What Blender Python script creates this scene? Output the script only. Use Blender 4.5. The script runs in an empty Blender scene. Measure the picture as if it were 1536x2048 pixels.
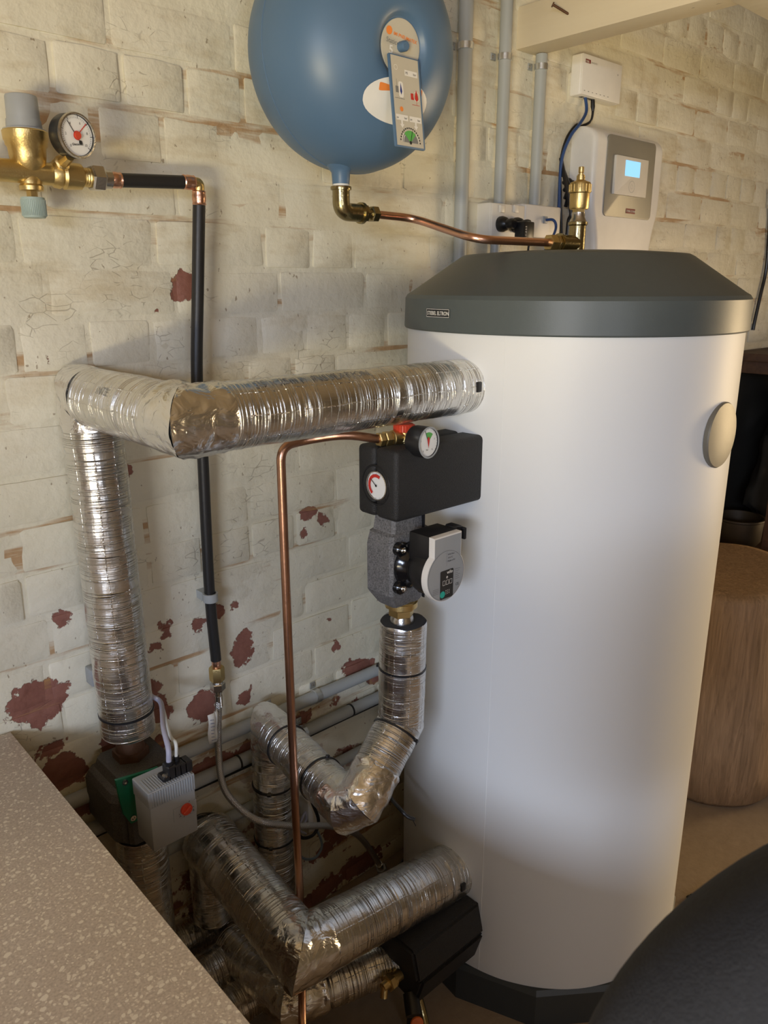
import bpy, bmesh, math, random
from mathutils import Vector, Matrix, noise
random.seed(7)
SC = bpy.context.scene
COL = SC.collection
PI = math.pi
# ---------------------------------------------------------------- camera, world, lights
FPX = 1560.0; PITCH = math.radians(16.3); HEAD = math.radians(47.5); CZ = 1.6
cam_data = bpy.data.cameras.new('camera'); cam = bpy.data.objects.new('camera', cam_data); COL.objects.link(cam)
cam.location = (0, 0, CZ); cam.rotation_euler = (PI/2 - PITCH, 0, HEAD - PI/2)
cam_data.sensor_fit = 'VERTICAL'; cam_data.sensor_height = 36.0; cam_data.lens = 36.0*FPX/2048
cam_data.clip_start = 0.02; cam_data.clip_end = 60
cam_data.dof.use_dof = True; cam_data.dof.focus_distance = 1.45; cam_data.dof.aperture_fstop = 15.0
SC.camera = cam
SC.view_settings.view_transform = 'Standard'; SC.view_settings.look = 'None'
SC.view_settings.gamma = 1.0; SC.view_settings.use_curve_mapping = False
SC.view_settings.exposure = -0.06
w = bpy.data.worlds.new('world'); SC.world = w; w.use_nodes = True
w.node_tree.nodes['Background'].inputs[0].default_value = (0.55, 0.68, 0.95, 1)
w.node_tree.nodes['Background'].inputs[1].default_value = 1.0

def area(name, loc, target, sx, sy, power, color, spread=180):
    l = bpy.data.lights.new(name, 'AREA'); l.shape = 'RECTANGLE'; l.size = sx; l.size_y = sy
    l.energy = power; l.color = color; l.spread = math.radians(spread)
    o = bpy.data.objects.new(name, l); COL.objects.link(o); o.location = loc
    d = Vector(target) - Vector(loc); o.rotation_euler = d.to_track_quat('-Z', 'Y').to_euler()
    return o
# warm light thrown up by the sunlit ground outside the open doorway, sky light above it
area('light_sunlit_ground', (-2.7, -1.55, 0.2), (0.6, 0.9, 1.6), 1.3, 1.0, 235, (1.0, 0.84, 0.51))
area('light_sky_doorway', (-3.2, -2.0, 2.45), (0.6, 0.9, 0.7), 1.6, 1.2, 290, (0.68, 0.78, 1.0))
# warm evening light through the window at the right end of the room
area('light_right_window', (5.1, -.75, 0.95), (1.6, 0.7, 0.6), 0.9, 1.6, 19, (1.0, 0.74, 0.42), 80)
area('light_front_fill', (-0.7, -3.1, 1.5), (1.2, 0.9, 0.4), 0.9, 1.0, 30, (0.78, 0.85, 1.0))  # added cool fill from behind the camera, brightens the tank's lower part

fwv = (math.cos(HEAD), math.sin(HEAD)); rtv = (math.sin(HEAD), -math.cos(HEAD))
def at(px, py, x=None, y=None, z=None):
    """survey helper: point where the sight line of a reference point meets a real plane of the room"""
    a = (px-768)/FPX; v = (py-1024)/FPX
    f = math.cos(PITCH) - v*math.sin(PITCH); d = math.sin(PITCH) + v*math.cos(PITCH)
    r = (f*fwv[0]+a*rtv[0], f*fwv[1]+a*rtv[1], -d)
    t = x/r[0] if x is not None else (y/r[1] if y is not None else (z-CZ)/r[2])
    return Vector((t*r[0], t*r[1], CZ+t*r[2]))

# ---------------------------------------------------------------- node helpers
class NT:
    def __init__(s, name):
        s.m = bpy.data.materials.new(name); s.m.use_nodes = True
        s.t = s.m.node_tree; s.b = s.t.nodes['Principled BSDF']; s._c = None
    def n(s, t, **kw):
        nd = s.t.nodes.new(t)
        for k, v in kw.items():
            if k.startswith('i_'):
                nd.inputs[int(k[2:])].default_value = v
            else: setattr(nd, k, v)
        return nd
    def l(s, a, b): s.t.links.new(a, b)
    def pos(s):
        if not s._c: s._c = s.n('ShaderNodeNewGeometry')
        return s._c.outputs['Position']
    def uv(s): return s.n('ShaderNodeTexCoord').outputs['UV']
    def mapping(s, vec, scale=(1,1,1), loc=(0,0,0), rot=(0,0,0)):
        m = s.n('ShaderNodeMapping'); s.l(vec, m.inputs[0])
        m.inputs[1].default_value = loc; m.inputs[2].default_value = rot; m.inputs[3].default_value = scale
        return m.outputs[0]
    def noise(s, vec, scale, detail=3, rough=.5, dist=0):
        n = s.n('ShaderNodeTexNoise'); s.l(vec, n.inputs['Vector'])
        n.inputs['Scale'].default_value = scale; n.inputs['Detail'].default_value = detail
        n.inputs['Roughness'].default_value = rough; n.inputs['Distortion'].default_value = dist
        return n.outputs['Fac']
    def vor(s, vec, scale, feature='F1', out='Distance'):
        n = s.n('ShaderNodeTexVoronoi', feature=feature); s.l(vec, n.inputs['Vector']); n.inputs['Scale'].default_value = scale
        return n.outputs[out]
    def ramp(s, fac, stops):
        r = s.n('ShaderNodeValToRGB'); s.l(fac, r.inputs[0]); e = r.color_ramp.elements
        while len(e) < len(stops): e.new(0.5)
        for k, (p, c) in enumerate(stops):
            e[k].position = p; e[k].color = (c, c, c, 1) if not isinstance(c, tuple) else (*c, 1)
        return r.outputs[0]
    def math(s, op, a, b=None, c=None, clamp=False):
        m = s.n('ShaderNodeMath', operation=op); m.use_clamp = clamp
        for k, v in enumerate((a, b, c)):
            if v is None: continue
            if isinstance(v, (int, float)): m.inputs[k].default_value = v
            else: s.l(v, m.inputs[k])
        return m.outputs[0]
    def mix(s, fac, a, b):
        m = s.n('ShaderNodeMix', data_type='RGBA')
        for k, v in ((0, fac), (6, a), (7, b)):
            if isinstance(v, (int, float)): m.inputs[k].default_value = v
            elif isinstance(v, tuple): m.inputs[k].default_value = (*v, 1)
            else: s.l(v, m.inputs[k])
        return m.outputs[2]
    def bump(s, h, strength=.3, dist=.002, prev=None):
        b = s.n('ShaderNodeBump'); s.l(h, b.inputs['Height'])
        b.inputs['Strength'].default_value = strength; b.inputs['Distance'].default_value = dist
        if prev is not None: s.l(prev, b.inputs['Normal'])
        return b.outputs[0]
    def set(s, base=None, rough=None, metal=None, normal=None, **kw):
        for k, v in (('Base Color', base), ('Roughness', rough), ('Metallic', metal), ('Normal', normal)):
            if v is None: continue
            if isinstance(v, tuple): s.b.inputs[k].default_value = (*v, 1)
            elif isinstance(v, (int, float)): s.b.inputs[k].default_value = v
            else: s.l(v, s.b.inputs[k])
        for k, v in kw.items(): s.b.inputs[k.replace('_', ' ')].default_value = v
        return s.m

def simple(name, col, rough=.5, metal=0., var=.06, nscale=30, bump=.1, **kw):
    t = NT(name); p = t.pos(); n = t.noise(p, nscale, 4)
    c = t.mix(n, tuple(max(0, v*(1-var)) for v in col), tuple(min(1, v*(1+var)) for v in col))
    nr = t.bump(t.noise(p, nscale*6, 3), bump, .0008)
    return t.set(c, rough, metal, nr, **kw)

# ---------------------------------------------------------------- materials
PATCHES = []   # (x, z, rx, rz) bare brick showing where the paint has flaked
def patch(px, py, rpx, squash=1.0, y=1.385):
    p = at(px, py, y=y); r = rpx*p.length/FPX
    PATCHES.append((p.x, p.z, r*1.15, r*squash))
for a in ((75,1412,44,.95),(405,1412,26,1.1),(482,1300,24,1.4),(300,1378,20,.9),(318,1420,22,1.2),(720,1332,40,.45),(492,1392,14,1),
          (368,575,17,1.3),(122,1240,13,1.1),(335,1258,14,1.5),(395,1252,12,1),(612,1028,14,.8),(646,1036,8,1),(615,1070,9,1.3),
          (440,1220,12,.8),(470,1210,8,1),(315,1295,9,1),(130,1545,40,.9),(95,1500,18,.8),(230,1490,26,.9),(600,1440,30,.6),(560,1470,34,.6),
          (670,1400,18,.7),(715,1400,16,.8),(500,1500,60,.35),(690,1500,22,.6),(310,1500,30,.7),(265,1450,20,1.1),(640,1520,20,.5),
          (255,940,7,1.2),(745,1360,20,.7),(675,1290,8,1),(316,622,5,.6),(100,730,4,1.4),(420,1530,50,.5),(720,1730,60,.5),(640,1790,50,.6),
          (410,1760,16,1.4),(150,1620,40,.5),(560,1600,30,.5),(700,1640,60,.6),(660,1240,6,1),(745,1310,6,1),(655,1700,30,.6)):
    patch(*a)

def painted_wall(name, bed):
    t = NT(name); p = t.pos()
    sep = t.n('ShaderNodeSeparateXYZ'); t.l(p, sep.inputs[0]); X, Z = sep.outputs[0], sep.outputs[2]
    big = t.noise(p, 2.2, 4, .55); mid = t.noise(p, 9, 5, .6); fine = t.noise(p, 60, 5, .6)
    base = t.mix(t.ramp(big, ((.3, 0.), (.7, 1.))), (.72, .67, .50), (.78, .745, .62))
    # brownish damp smears on the upper wall
    sm = t.noise(t.mapping(p, (2.6, 1, 9)), 1.6, 6, .65)
    smm = t.math('MULTIPLY', t.ramp(sm, ((.52, 0.), (.72, 1.))), t.ramp(t.math('MULTIPLY', Z, .4), ((.50, .12), (.68, .75))))
    base = t.mix(smm, base, (.52, .42, .25))
    dirt = t.ramp(t.noise(p, 34, 6, .7), ((.60, 0.), (.72, 1.)))
    base = t.mix(t.math('MULTIPLY', dirt, .22), base, (.42, .37, .26))
    sp = t.ramp(t.noise(t.mapping(p, (1, 1, .6)), 120, 2, .5), ((.72, 0.), (.75, 1.)))
    base = t.mix(t.math('MULTIPLY', sp, .7), base, (.25, .18, .10))
    # hairline cracks in the paint
    wv = t.n('ShaderNodeMixRGB', blend_type='ADD'); wv.inputs[0].default_value = .035
    nz = t.n('ShaderNodeTexNoise'); t.l(p, nz.inputs['Vector']); nz.inputs['Scale'].default_value = 14
    t.l(p, wv.inputs[1]); t.l(nz.outputs['Color'], wv.inputs[2])
    ve = t.vor(t.mapping(wv.outputs[0], (24, 24, 58)), 1.0, 'DISTANCE_TO_EDGE')
    cm = t.ramp(t.noise(p, 5.5, 3), ((.53, 0.), (.62, 1.)))
    br = t.ramp(t.noise(p, 30, 2), ((.52, 0.), (.57, 1.)))
    crack = t.math('MULTIPLY', t.math('MULTIPLY', t.ramp(ve, ((.0, 1.), (.03, 0.))), cm), br)
    base = t.mix(t.math('MULTIPLY', crack, .55), base, (.22, .17, .11))
    # flaked paint: named patches + scattered chips that get denser towards the floor
    w1 = t.math('MULTIPLY_ADD', t.noise(p, 22, 5, .6), .085, -.0425)
    cur = None
    for (cx, cz, rx, rz) in PATCHES:
        dx = t.math('MULTIPLY', t.math('SUBTRACT', X, cx), 1/rx); dz = t.math('MULTIPLY', t.math('SUBTRACT', Z, cz), 1/rz)
        d = t.math('SQRT', t.math('ADD', t.math('MULTIPLY', dx, dx), t.math('MULTIPLY', dz, dz)))
        d = t.math('MULTIPLY', t.math('SUBTRACT', d, 1.0), min(rx, rz))
        cur = d if cur is None else t.math('MINIMUM', cur, d)
    pm = t.ramp(t.math('MULTIPLY_ADD', t.math('ADD', cur, w1), 30, .5), ((.44, 1.), (.5, 0.)))
    low = t.math('MULTIPLY_ADD', Z, -.115, .745)       # threshold falls with height
    chip = t.ramp(t.math('MULTIPLY_ADD', t.math('SUBTRACT', t.math('ADD', t.noise(p, 26, 4, .6), t.math('MULTIPLY', t.noise(p, 4, 2), .12)), t.math('SUBTRACT', 1.44, low)), 8, .5), ((.48, 0.), (.56, 1.)))
    lowz = t.ramp(Z, ((.30, 1.), (.62, 0.)))
    bare_low = t.math('MULTIPLY', t.ramp(t.noise(p, 9, 6, .62), ((.56, 0.), (.585, 1.))), lowz)
    bare = t.math('MAXIMUM', t.math('MAXIMUM', pm, chip), bare_low)
    brick = t.mix(t.noise(p, 45, 5, .7), (.17, .062, .045), (.36, .16, .115))
    col = t.mix(bare, base, brick)
    if bed:
        o = t.ramp(t.noise(t.mapping(p, (3, 1, 26)), 1.0, 4, .6), ((.56, 0.), (.66, 1.)))
        col = t.mix(t.math('MULTIPLY', o, .85), col, t.mix(fine, (.34, .17, .055), (.50, .30, .13)))
    nb = t.bump(mid, .7, .012); nb = t.bump(t.noise(p, 26, 3, .6), .5, .004, nb); nb = t.bump(t.noise(t.mapping(p, (7, 1, 60)), 1.0, 3, .6), .35, .003, nb); nb = t.bump(fine, .5, .0018, nb)
    nb = t.bump(t.math('SUBTRACT', 1.0, crack), .5, .0012, nb)
    nb = t.bump(t.math('SUBTRACT', 1.0, bare), .7, .0022, nb)
    return t.set(col, t.ramp(fine, ((.3, .42), (.7, .62))), 0., nb)

M = {}
M['brickpaint'] = painted_wall('painted brick', False)
M['bedpaint'] = painted_wall('painted mortar', True)

def foil(name, tint=(.80, .79, .76)):
    t = NT(name); uv = t.uv(); p = t.pos()
    warp = t.noise(p, 16, 2)
    s = t.n('ShaderNodeSeparateXYZ'); t.l(uv, s.inputs[0]); U, V = s.outputs[0], s.outputs[1]
    v2 = t.math('ADD', V, t.math('MULTIPLY', warp, .004))
    comb = t.n('ShaderNodeCombineXYZ'); t.l(v2, comb.inputs[0]); t.l(t.math('MULTIPLY', U, .004), comb.inputs[1])
    rn = t.noise(comb.outputs[0], 170, 1, .5)                         # rings at uneven spacing
    ring = t.ramp(rn, ((.458, 0.), (.5, 1.), (.542, 0.)))
    ringw = t.math('MULTIPLY', ring, t.ramp(t.noise(p, 22, 2), ((.35, .15), (.6, 1.))))
    th = t.math('PINGPONG', t.math('ADD', t.math('MULTIPLY', U, 9.0), t.math('MULTIPLY', warp, .25)), .5)
    thread = t.ramp(th, ((.0, 1.), (.035, 0.)))
    dash = t.ramp(t.noise(p, 260, 1), ((.4, 0.), (.6, 1.)))
    scr = t.math('ADD', t.math('PINGPONG', t.math('MULTIPLY', V, 330), 1.0), t.math('PINGPONG', t.math('MULTIPLY', U, 120), 1.0))
    nb = t.bump(t.noise(p, 34, 3, .5), .30, .0026)
    nb = t.bump(t.vor(t.mapping(p, (1, 1, 1)), 95, 'SMOOTH_F1'), .18, .0010, nb)
    nb = t.bump(ringw, 1.0, .0026, nb)
    nb = t.bump(t.math('MULTIPLY', thread, dash), .8, .0010, nb)
    nb = t.bump(scr, .12, .0004, nb)
    nb = t.bump(t.noise(p, 380, 3), .28, .0005, nb)
    col = t.mix(t.noise(p, 12, 3), tuple(v*.9 for v in tint), tint)
    return t.set(col, t.ramp(t.noise(p, 30, 3), ((.3, .20), (.7, .32))), 1.0, nb)
M['foil'] = foil('scrim foil')
def crumple(name):
    t = NT(name); p = t.pos()
    nb = t.bump(t.noise(t.mapping(p, (1, 1, 1.6)), 24, 3, .5, .8), .65, .008)
    nb = t.bump(t.vor(p, 45, 'DISTANCE_TO_EDGE'), .35, .003, nb)
    nb = t.bump(t.noise(p, 180, 3), .35, .001, nb)
    return t.set((.80, .79, .77), .25, 1.0, nb)
M['tape'] = crumple('crumpled foil tape')

t = NT('tank shell'); p = t.pos()
M['shell'] = t.set(t.mix(t.noise(p, 3, 3), (.80, .80, .765), (.83, .83, .80)), .48, 0., t.bump(t.noise(p, 500, 2), .05, .0004))
M['lid'] = simple('grey lid plastic', (.085, .10, .097), .42, nscale=60, bump=.12)
M['base'] = simple('dark base plastic', (.035, .04, .04), .5)
M['cap'] = simple('champagne cap', (.21, .19, .145), .45, .2, nscale=200)
M['blue'] = simple('blue enamel', (.09, .165, .27), .40, nscale=14, var=.05, bump=.05)
M['brass'] = simple('brass', (.66, .50, .22), .38, 1., .10, 60, .35)
M['oldbrass'] = simple('tarnished brass', (.36, .30, .16), .24, 1., .25, 40, .5)
M['nickel'] = simple('nickel plate', (.60, .58, .54), .25, 1., .1, 60, .3)
M['copper'] = simple('copper pipe', (.76, .44, .31), .28, 1., .14, 45, .2)
M['oldcopper'] = simple('dull copper pipe', (.52, .29, .19), .32, 1., .25, 30, .25)
M['blackpipe'] = simple('black pipe lagging', (.018, .017, .016), .42, bump=.3)
M['black'] = simple('black plastic', (.012, .012, .013), .35)
M['gloss'] = simple('gloss black casting', (.008, .008, .009), .14)
M['greyplastic'] = simple('grey plastic', (.33, .345, .35), .42)
M['aqua'] = simple('grey green plastic', (.36, .45, .42), .45)
M['conduit'] = simple('grey conduit', (.40, .42, .41), .45, nscale=12)
M['clamp'] = simple('galvanised clamp', (.66, .68, .68), .28, .9, bump=.4)
M['whiteplastic'] = simple('white plastic', (.80, .77, .70), .38, bump=.04)
M['coverwhite'] = simple('white cover', (.84, .82, .77), .36, bump=.04)
M['panelgrey'] = simple('warm grey panel', (.30, .285, .24), .42, .2, bump=.05)
M['red'] = simple('red plastic', (.62, .06, .025), .4)
M['orange'] = simple('orange plastic', (.70, .16, .03), .4)
M['green'] = simple('green print', (.11, .42, .09), .5)
M['teal'] = simple('teal dial', (.02, .42, .32), .4)
M['greenplate'] = simple('green casting', (.008, .17, .085), .45)
M['paper'] = simple('white paper', (.80, .78, .72), .5, bump=.03)
M['paperbeige'] = simple('beige print', (.55, .51, .41), .42, bump=.03)
M['dialwhite'] = simple('white dial', (.82, .82, .79), .35, bump=0)
M['ink'] = simple('black ink', (.02, .02, .02), .5, bump=0)
M['inkgrey'] = simple('grey ink', (.20, .20, .19), .5, bump=0)
M['inkred'] = simple('red ink', (.55, .03, .02), .5, bump=0)
M['inkdarkred'] = simple('dark red ink', (.22, .03, .03), .5, bump=0)
M['inkorange'] = simple('orange ink', (.85, .26, .05), .5, bump=0)
M['inkblue'] = simple('blue ink', (.02, .04, .22), .5, bump=0)
M['cabblue'] = simple('blue cable', (.02, .065, .21), .45)
M['cabgrey'] = simple('grey cable', (.42, .42, .52), .45)
M['cabwhite'] = simple('white cable', (.72, .72, .66), .45)
M['bluetrans'] = simple('blue clear tube', (.22, .30, .40), .3)
M['foam'] = simple('dark insulation foam', (.035, .038, .045), .85, nscale=120, bump=.6)
def epp(name, c1, c2, sc=230):
    t = NT(name); p = t.pos()
    v = t.vor(p, sc, 'F1', 'Color'); vd = t.vor(p, sc)
    g = t.n('ShaderNodeRGBToBW'); t.l(v, g.inputs[0])
    nb = t.bump(vd, .5, .0012)
    return t.set(t.mix(g.outputs[0], c1, c2), .62, 0., nb)
M['eppblack'] = epp('black expanded foam', (.012, .012, .012), (.022, .021, .020), 560)
M['eppgrey'] = epp('grey expanded foam', (.075, .073, .072), (.24, .235, .228), 480)
M['eppdark'] = epp('weathered grey foam', (.055, .052, .047), (.12, .112, .10), 560)
def emit(name, col, st):
    t = NT(name); t.set((.0, .0, .0), .3); t.b.inputs['Emission Color'].default_value = (*col, 1); t.b.inputs['Emission Strength'].default_value = st; return t.m
M['screen'] = emit('backlit display', (.30, .66, 1.0), 1.25)
t = NT('clear glass'); M['glass'] = t.set((.95, .95, .95), .03, 0., Transmission_Weight=1.0, IOR=1.1)
# braided steel
t = NT('steel braid'); uv = t.uv()
s_ = t.n('ShaderNodeSeparateXYZ'); t.l(uv, s_.inputs[0])
a_ = t.math('PINGPONG', t.math('ADD', t.math('MULTIPLY', s_.outputs[0], 20), t.math('MULTIPLY', s_.outputs[1], 420)), 1.)
b_ = t.math('PINGPONG', t.math('SUBTRACT', t.math('MULTIPLY', s_.outputs[0], 20), t.math('MULTIPLY', s_.outputs[1], 420)), 1.)
h_ = t.math('MAXIMUM', a_, b_)
M['braid'] = t.set(t.mix(h_, (.24, .23, .21), (.50, .48, .45)), .34, .85, t.bump(h_, .7, .001))
# timber
def wood(name, c1, c2, scale=(14, 1.2, 14), bump=.3):
    t = NT(name); p = t.pos(); n = t.noise(t.mapping(p, scale), 3, 6, .65, 1.2)
    n2 = t.noise(p, 5, 3)
    col = t.mix(t.ramp(n, ((.3, 0.), (.7, 1.))), c1, c2); col = t.mix(t.math('MULTIPLY', n2, .35), col, tuple(v*.7 for v in c1))
    return t.set(col, .62, 0., t.bump(n, bump, .003))
t = NT('painted timber'); p = t.pos()
n = t.noise(t.mapping(p, (9, .7, 12)), 2.5, 5, .6)
flk = t.ramp(t.noise(t.mapping(p, (20, 6, 40)), 1.2, 4, .6), ((.685, 0.), (.70, 1.)))
M['beam'] = t.set(t.mix(flk, t.mix(n, (.70, .60, .43), (.80, .72, .55)), (.13, .065, .03)), .5, 0., t.bump(n, .35, .003))
M['stump'] = wood('weathered log', (.17, .10, .048), (.40, .25, .135), (22, 22, 1.6), .8)
M['benchwood'] = wood('dark bench wood', (.035, .015, .008), (.08, .036, .018), (1.2, 14, 14))
M['darkcloth'] = simple('dark cloth', (.018, .016, .012), .9, nscale=12, var=.4, bump=.5)
M['tin'] = simple('dark tin', (.05, .035, .02), .45, .4)
M['rust'] = simple('rusty steel', (.13, .065, .035), .6, .6, .3, 60, .6)
# terrazzo
t = NT('terrazzo'); p = t.pos()
wv = t.n('ShaderNodeMixRGB', blend_type='ADD'); wv.inputs[0].default_value = .012
nz = t.n('ShaderNodeTexNoise'); t.l(p, nz.inputs['Vector']); nz.inputs['Scale'].default_value = 70
t.l(p, wv.inputs[1]); t.l(nz.outputs['Color'], wv.inputs[2])
def chips(sc, th, loc):
    q = t.mapping(wv.outputs[0], (1, 1, 1), loc)
    return t.ramp(t.vor(q, sc, 'F1'), ((th-.025, 1.), (th, 0.)))
ground = t.mix(t.noise(p, 7, 4), (.56, .49, .425), (.64, .57, .50))
ground = t.mix(t.math('MULTIPLY', t.ramp(t.noise(p, 300, 3), ((.45, 0.), (.6, 1.))), .3), ground, (.25, .20, .16))
vc = t.vor(wv.outputs[0], 210, 'F1', 'Color'); gr = t.n('ShaderNodeRGBToBW'); t.l(vc, gr.inputs[0])
c = t.mix(t.math('MULTIPLY', chips(210, .34, (0, 0, 0)), t.ramp(gr.outputs[0], ((.3, .1), (.6, .9)))), ground, (.80, .74, .65))
vc2 = t.vor(t.mapping(wv.outputs[0], (1, 1, 1), (3.1, 1.7, 0)), 120, 'F1', 'Color'); gr2 = t.n('ShaderNodeRGBToBW'); t.l(vc2, gr2.inputs[0])
c = t.mix(t.math('MULTIPLY', chips(120, .34, (3.1, 1.7, 0)), t.ramp(gr2.outputs[0], ((.42, 0.), (.5, .95)))), c, (.84, .79, .70))
M['terrazzo'] = t.set(c, .42, 0., t.bump(t.noise(p, 240, 3), .06, .0005))
M['stoneedge'] = simple('stone edge', (.52, .40, .24), .6, bump=.5)
t = NT('floor concrete'); p = t.pos()
n = t.noise(p, 3, 7, .65); n2 = t.noise(p, 40, 4, .7)
M['floor'] = t.set(t.mix(t.math('MULTIPLY', t.math('ADD', n, n2), .5), (.17, .115, .07), (.40, .31, .22)), .8, 0., t.bump(n2, .5, .003))
M['roomwall'] = simple('room wall', (.34, .28, .20), .8)
M['ceil'] = simple('room ceiling', (.34, .26, .17), .8)
t = NT('charcoal cloth'); p = t.pos()
M['fabric'] = t.set(t.mix(t.noise(p, 220, 3), (.013, .014, .018), (.027, .029, .035)), .95, 0., t.bump(t.noise(p, 500, 2), .5, .001))

# ---------------------------------------------------------------- mesh helpers
def wloc(o):
    v = Vector((0, 0, 0))
    while o: v = v + o.location; o = o.parent
    return v
def put(name, bm, mat, parent=None, smooth=True, ang=35, label=None, kind=None, recalc=True):
    if recalc: bmesh.ops.recalc_face_normals(bm, faces=bm.faces[:])
    me = bpy.data.meshes.new(name); bm.to_mesh(me); bm.free()
    return putme(name, me, mat, parent, smooth, ang, label, kind)
def putme(name, me, mat, parent=None, smooth=True, ang=35, label=None, kind=None):
    o = bpy.data.objects.new(name, me); COL.objects.link(o)
    for m in (mat if isinstance(mat, (list, tuple)) else [mat]): me.materials.append(M[m])
    if parent is not None:
        me.transform(Matrix.Translation(-wloc(parent))); o.parent = parent
    if smooth:
        me.shade_smooth()
        if ang: me.set_sharp_from_angle(angle=math.radians(ang))
    if label: o['label'] = label
    if kind: o['kind'] = kind
    return o
def thing(name, label, cat, loc=(0, 0, 0), group=None):
    o = bpy.data.objects.new(name, None); COL.objects.link(o); o.location = loc; o.empty_display_size = .05
    o['label'] = label; o['category'] = cat
    if group: o['group'] = group
    return o
def tag(o, label, cat, group=None):
    o['label'] = label; o['category'] = cat
    if group: o['group'] = group
    return o
def B(): return bmesh.new()
def box(bm, c, s, bev=0., seg=2, rot=None):
    r = bmesh.ops.create_cube(bm, size=1.0); vs = r['verts']
    bmesh.ops.scale(bm, vec=s, verts=vs)
    if bev > 0:
        es = {e for v in vs for e in v.link_edges}
        rr = bmesh.ops.bevel(bm, geom=list(es), offset=bev, segments=seg, affect='EDGES', profile=.5)
        vs = list({v for f in rr['faces'] for v in f.verts} | {v for v in vs if v.is_valid})
        # gather the connected island
        st = [vs[0]]; seen = {vs[0]}
        while st:
            v = st.pop()
            for e in v.link_edges:
                o = e.other_vert(v)
                if o not in seen: seen.add(o); st.append(o)
        vs = list(seen)
    m = Matrix.Translation(Vector(c))
    if rot is not None: m = m @ rot.to_4x4()
    bmesh.ops.transform(bm, matrix=m, verts=vs)
    return vs
def span(bm, x0, x1, y0, y1, z0, z1, bev=0., seg=2):
    return box(bm, ((x0+x1)/2, (y0+y1)/2, (z0+z1)/2), (abs(x1-x0), abs(y1-y0), abs(z1-z0)), bev, seg)
def basis(d):
    d = Vector(d).normalized(); u = d.orthogonal().normalized()
    if abs(d.z) > .99: u = Vector((1, 0, 0)); u = (u - d*u.dot(d)).normalized()
    elif abs(d.z) < .9:
        u = Vector((0, 0, 1)); u = (u - d*u.dot(d)).normalized()
    return d, u, d.cross(u)
def lathe(bm, o, d, prof, seg=32, phase=0., caps=True):
    """prof: (radius, distance along d)"""
    d, u, v = basis(d); o = Vector(o); rings = []
    for r, h in prof:
        if r < 1e-6: rings.append([bm.verts.new(o+d*h)]); continue
        rings.append([bm.verts.new(o+d*h+(u*math.cos(a)+v*math.sin(a))*r) for a in (phase+2*PI*k/seg for k in range(seg))])
    for a, b in zip(rings, rings[1:]):
        for k in range(seg):
            j = (k+1) % seg
            if len(a) == 1 and len(b) == 1: continue
            if len(a) == 1: bm.faces.new((a[0], b[k], b[j]))
            elif len(b) == 1: bm.faces.new((a[k], a[j], b[0]))
            else: bm.faces.new((a[k], a[j], b[j], b[k]))
    if caps:
        for r in (rings[0], rings[-1]):
            if len(r) > 2: bm.faces.new(r)
def cyl(bm, a, b, r, seg=24, r2=None):
    a = Vector(a); b = Vector(b); L = (b-a).length
    lathe(bm, a, b-a, ((r, 0), (r2 or r, L)), seg)
def nut(bm, o, d, r, h, ch=.12):
    lathe(bm, o, d, ((r*(1-ch), 0), (r, h*.12), (r, h*.88), (r*(1-ch), h)), 6, PI/6)
def smoothpath(pts, rad, n=7):
    pts = [Vector(p) for p in pts]; out = [pts[0]]
    for i in range(1, len(pts)-1):
        a, b, c = pts[i-1], pts[i], pts[i+1]; r = rad[i] if isinstance(rad, (list, tuple)) else rad
        d1 = (a-b); d2 = (c-b); q = min(r, d1.length*.48, d2.length*.48)
        p1 = b+d1.normalized()*q; p2 = b+d2.normalized()*q
        for k in range(n+1):
            s = k/n; out.append(p1*(1-s)**2+b*2*s*(1-s)+p2*s*s)
    out.append(pts[-1]); return out
def catmull(pts, n=8):
    P = [Vector(p) for p in pts]; P = [P[0]*2-P[1]]+P+[P[-1]*2-P[-2]]; out = []
    for i in range(1, len(P)-2):
        for k in range(n):
            s = k/n; a, b, c, d = P[i-1:i+3]
            out.append(.5*((2*b)+(c-a)*s+(2*a-5*b+4*c-d)*s*s+(3*b-a-3*c+d)*s**3))
    out.append(P[-2]); return out
def tube(bm, pts, r, seg=16, uvs=False, caps=True, fn=None):
    pts = [Vector(p) for p in pts]; n = len(pts)
    T = [((pts[min(i+1, n-1)]-pts[max(i-1, 0)]).normalized()) for i in range(n)]
    _, u, _ = basis(T[0]); rings = []; L = 0; Ls = []
    for i in range(n):
        u = (u-T[i]*u.dot(T[i])).normalized(); v = T[i].cross(u)
        if i: L += (pts[i]-pts[i-1]).length
        Ls.append(L); rr = r(i/(n-1)) if callable(r) else r
        if fn: rr += fn(L)
        rings.append([bm.verts.new(pts[i]+(u*math.cos(2*PI*k/seg)+v*math.sin(2*PI*k/seg))*rr) for k in range(seg)])
    uvl = bm.loops.layers.uv.verify() if uvs else None
    for i in range(n-1):
        for k in range(seg):
            j = (k+1) % seg
            f = bm.faces.new((rings[i][k], rings[i][j], rings[i+1][j], rings[i+1][k]))
            if uvs:
                for lp, (a, b) in zip(f.loops, ((k, i), (k+1, i), (k+1, i+1), (k, i+1))): lp[uvl].uv = (a/seg, Ls[b])
    if caps: bm.faces.new(rings[0]); bm.faces.new(rings[-1])

STUFFY = ('pale_outline', 'fine_print', 'white_field', 'dial_ticks', 'dial_arcs', 'boiler_symbol', 'hot_symbol', 'panel_symbols', 'status_marks', 'dial_marks', 'label_print')
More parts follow.
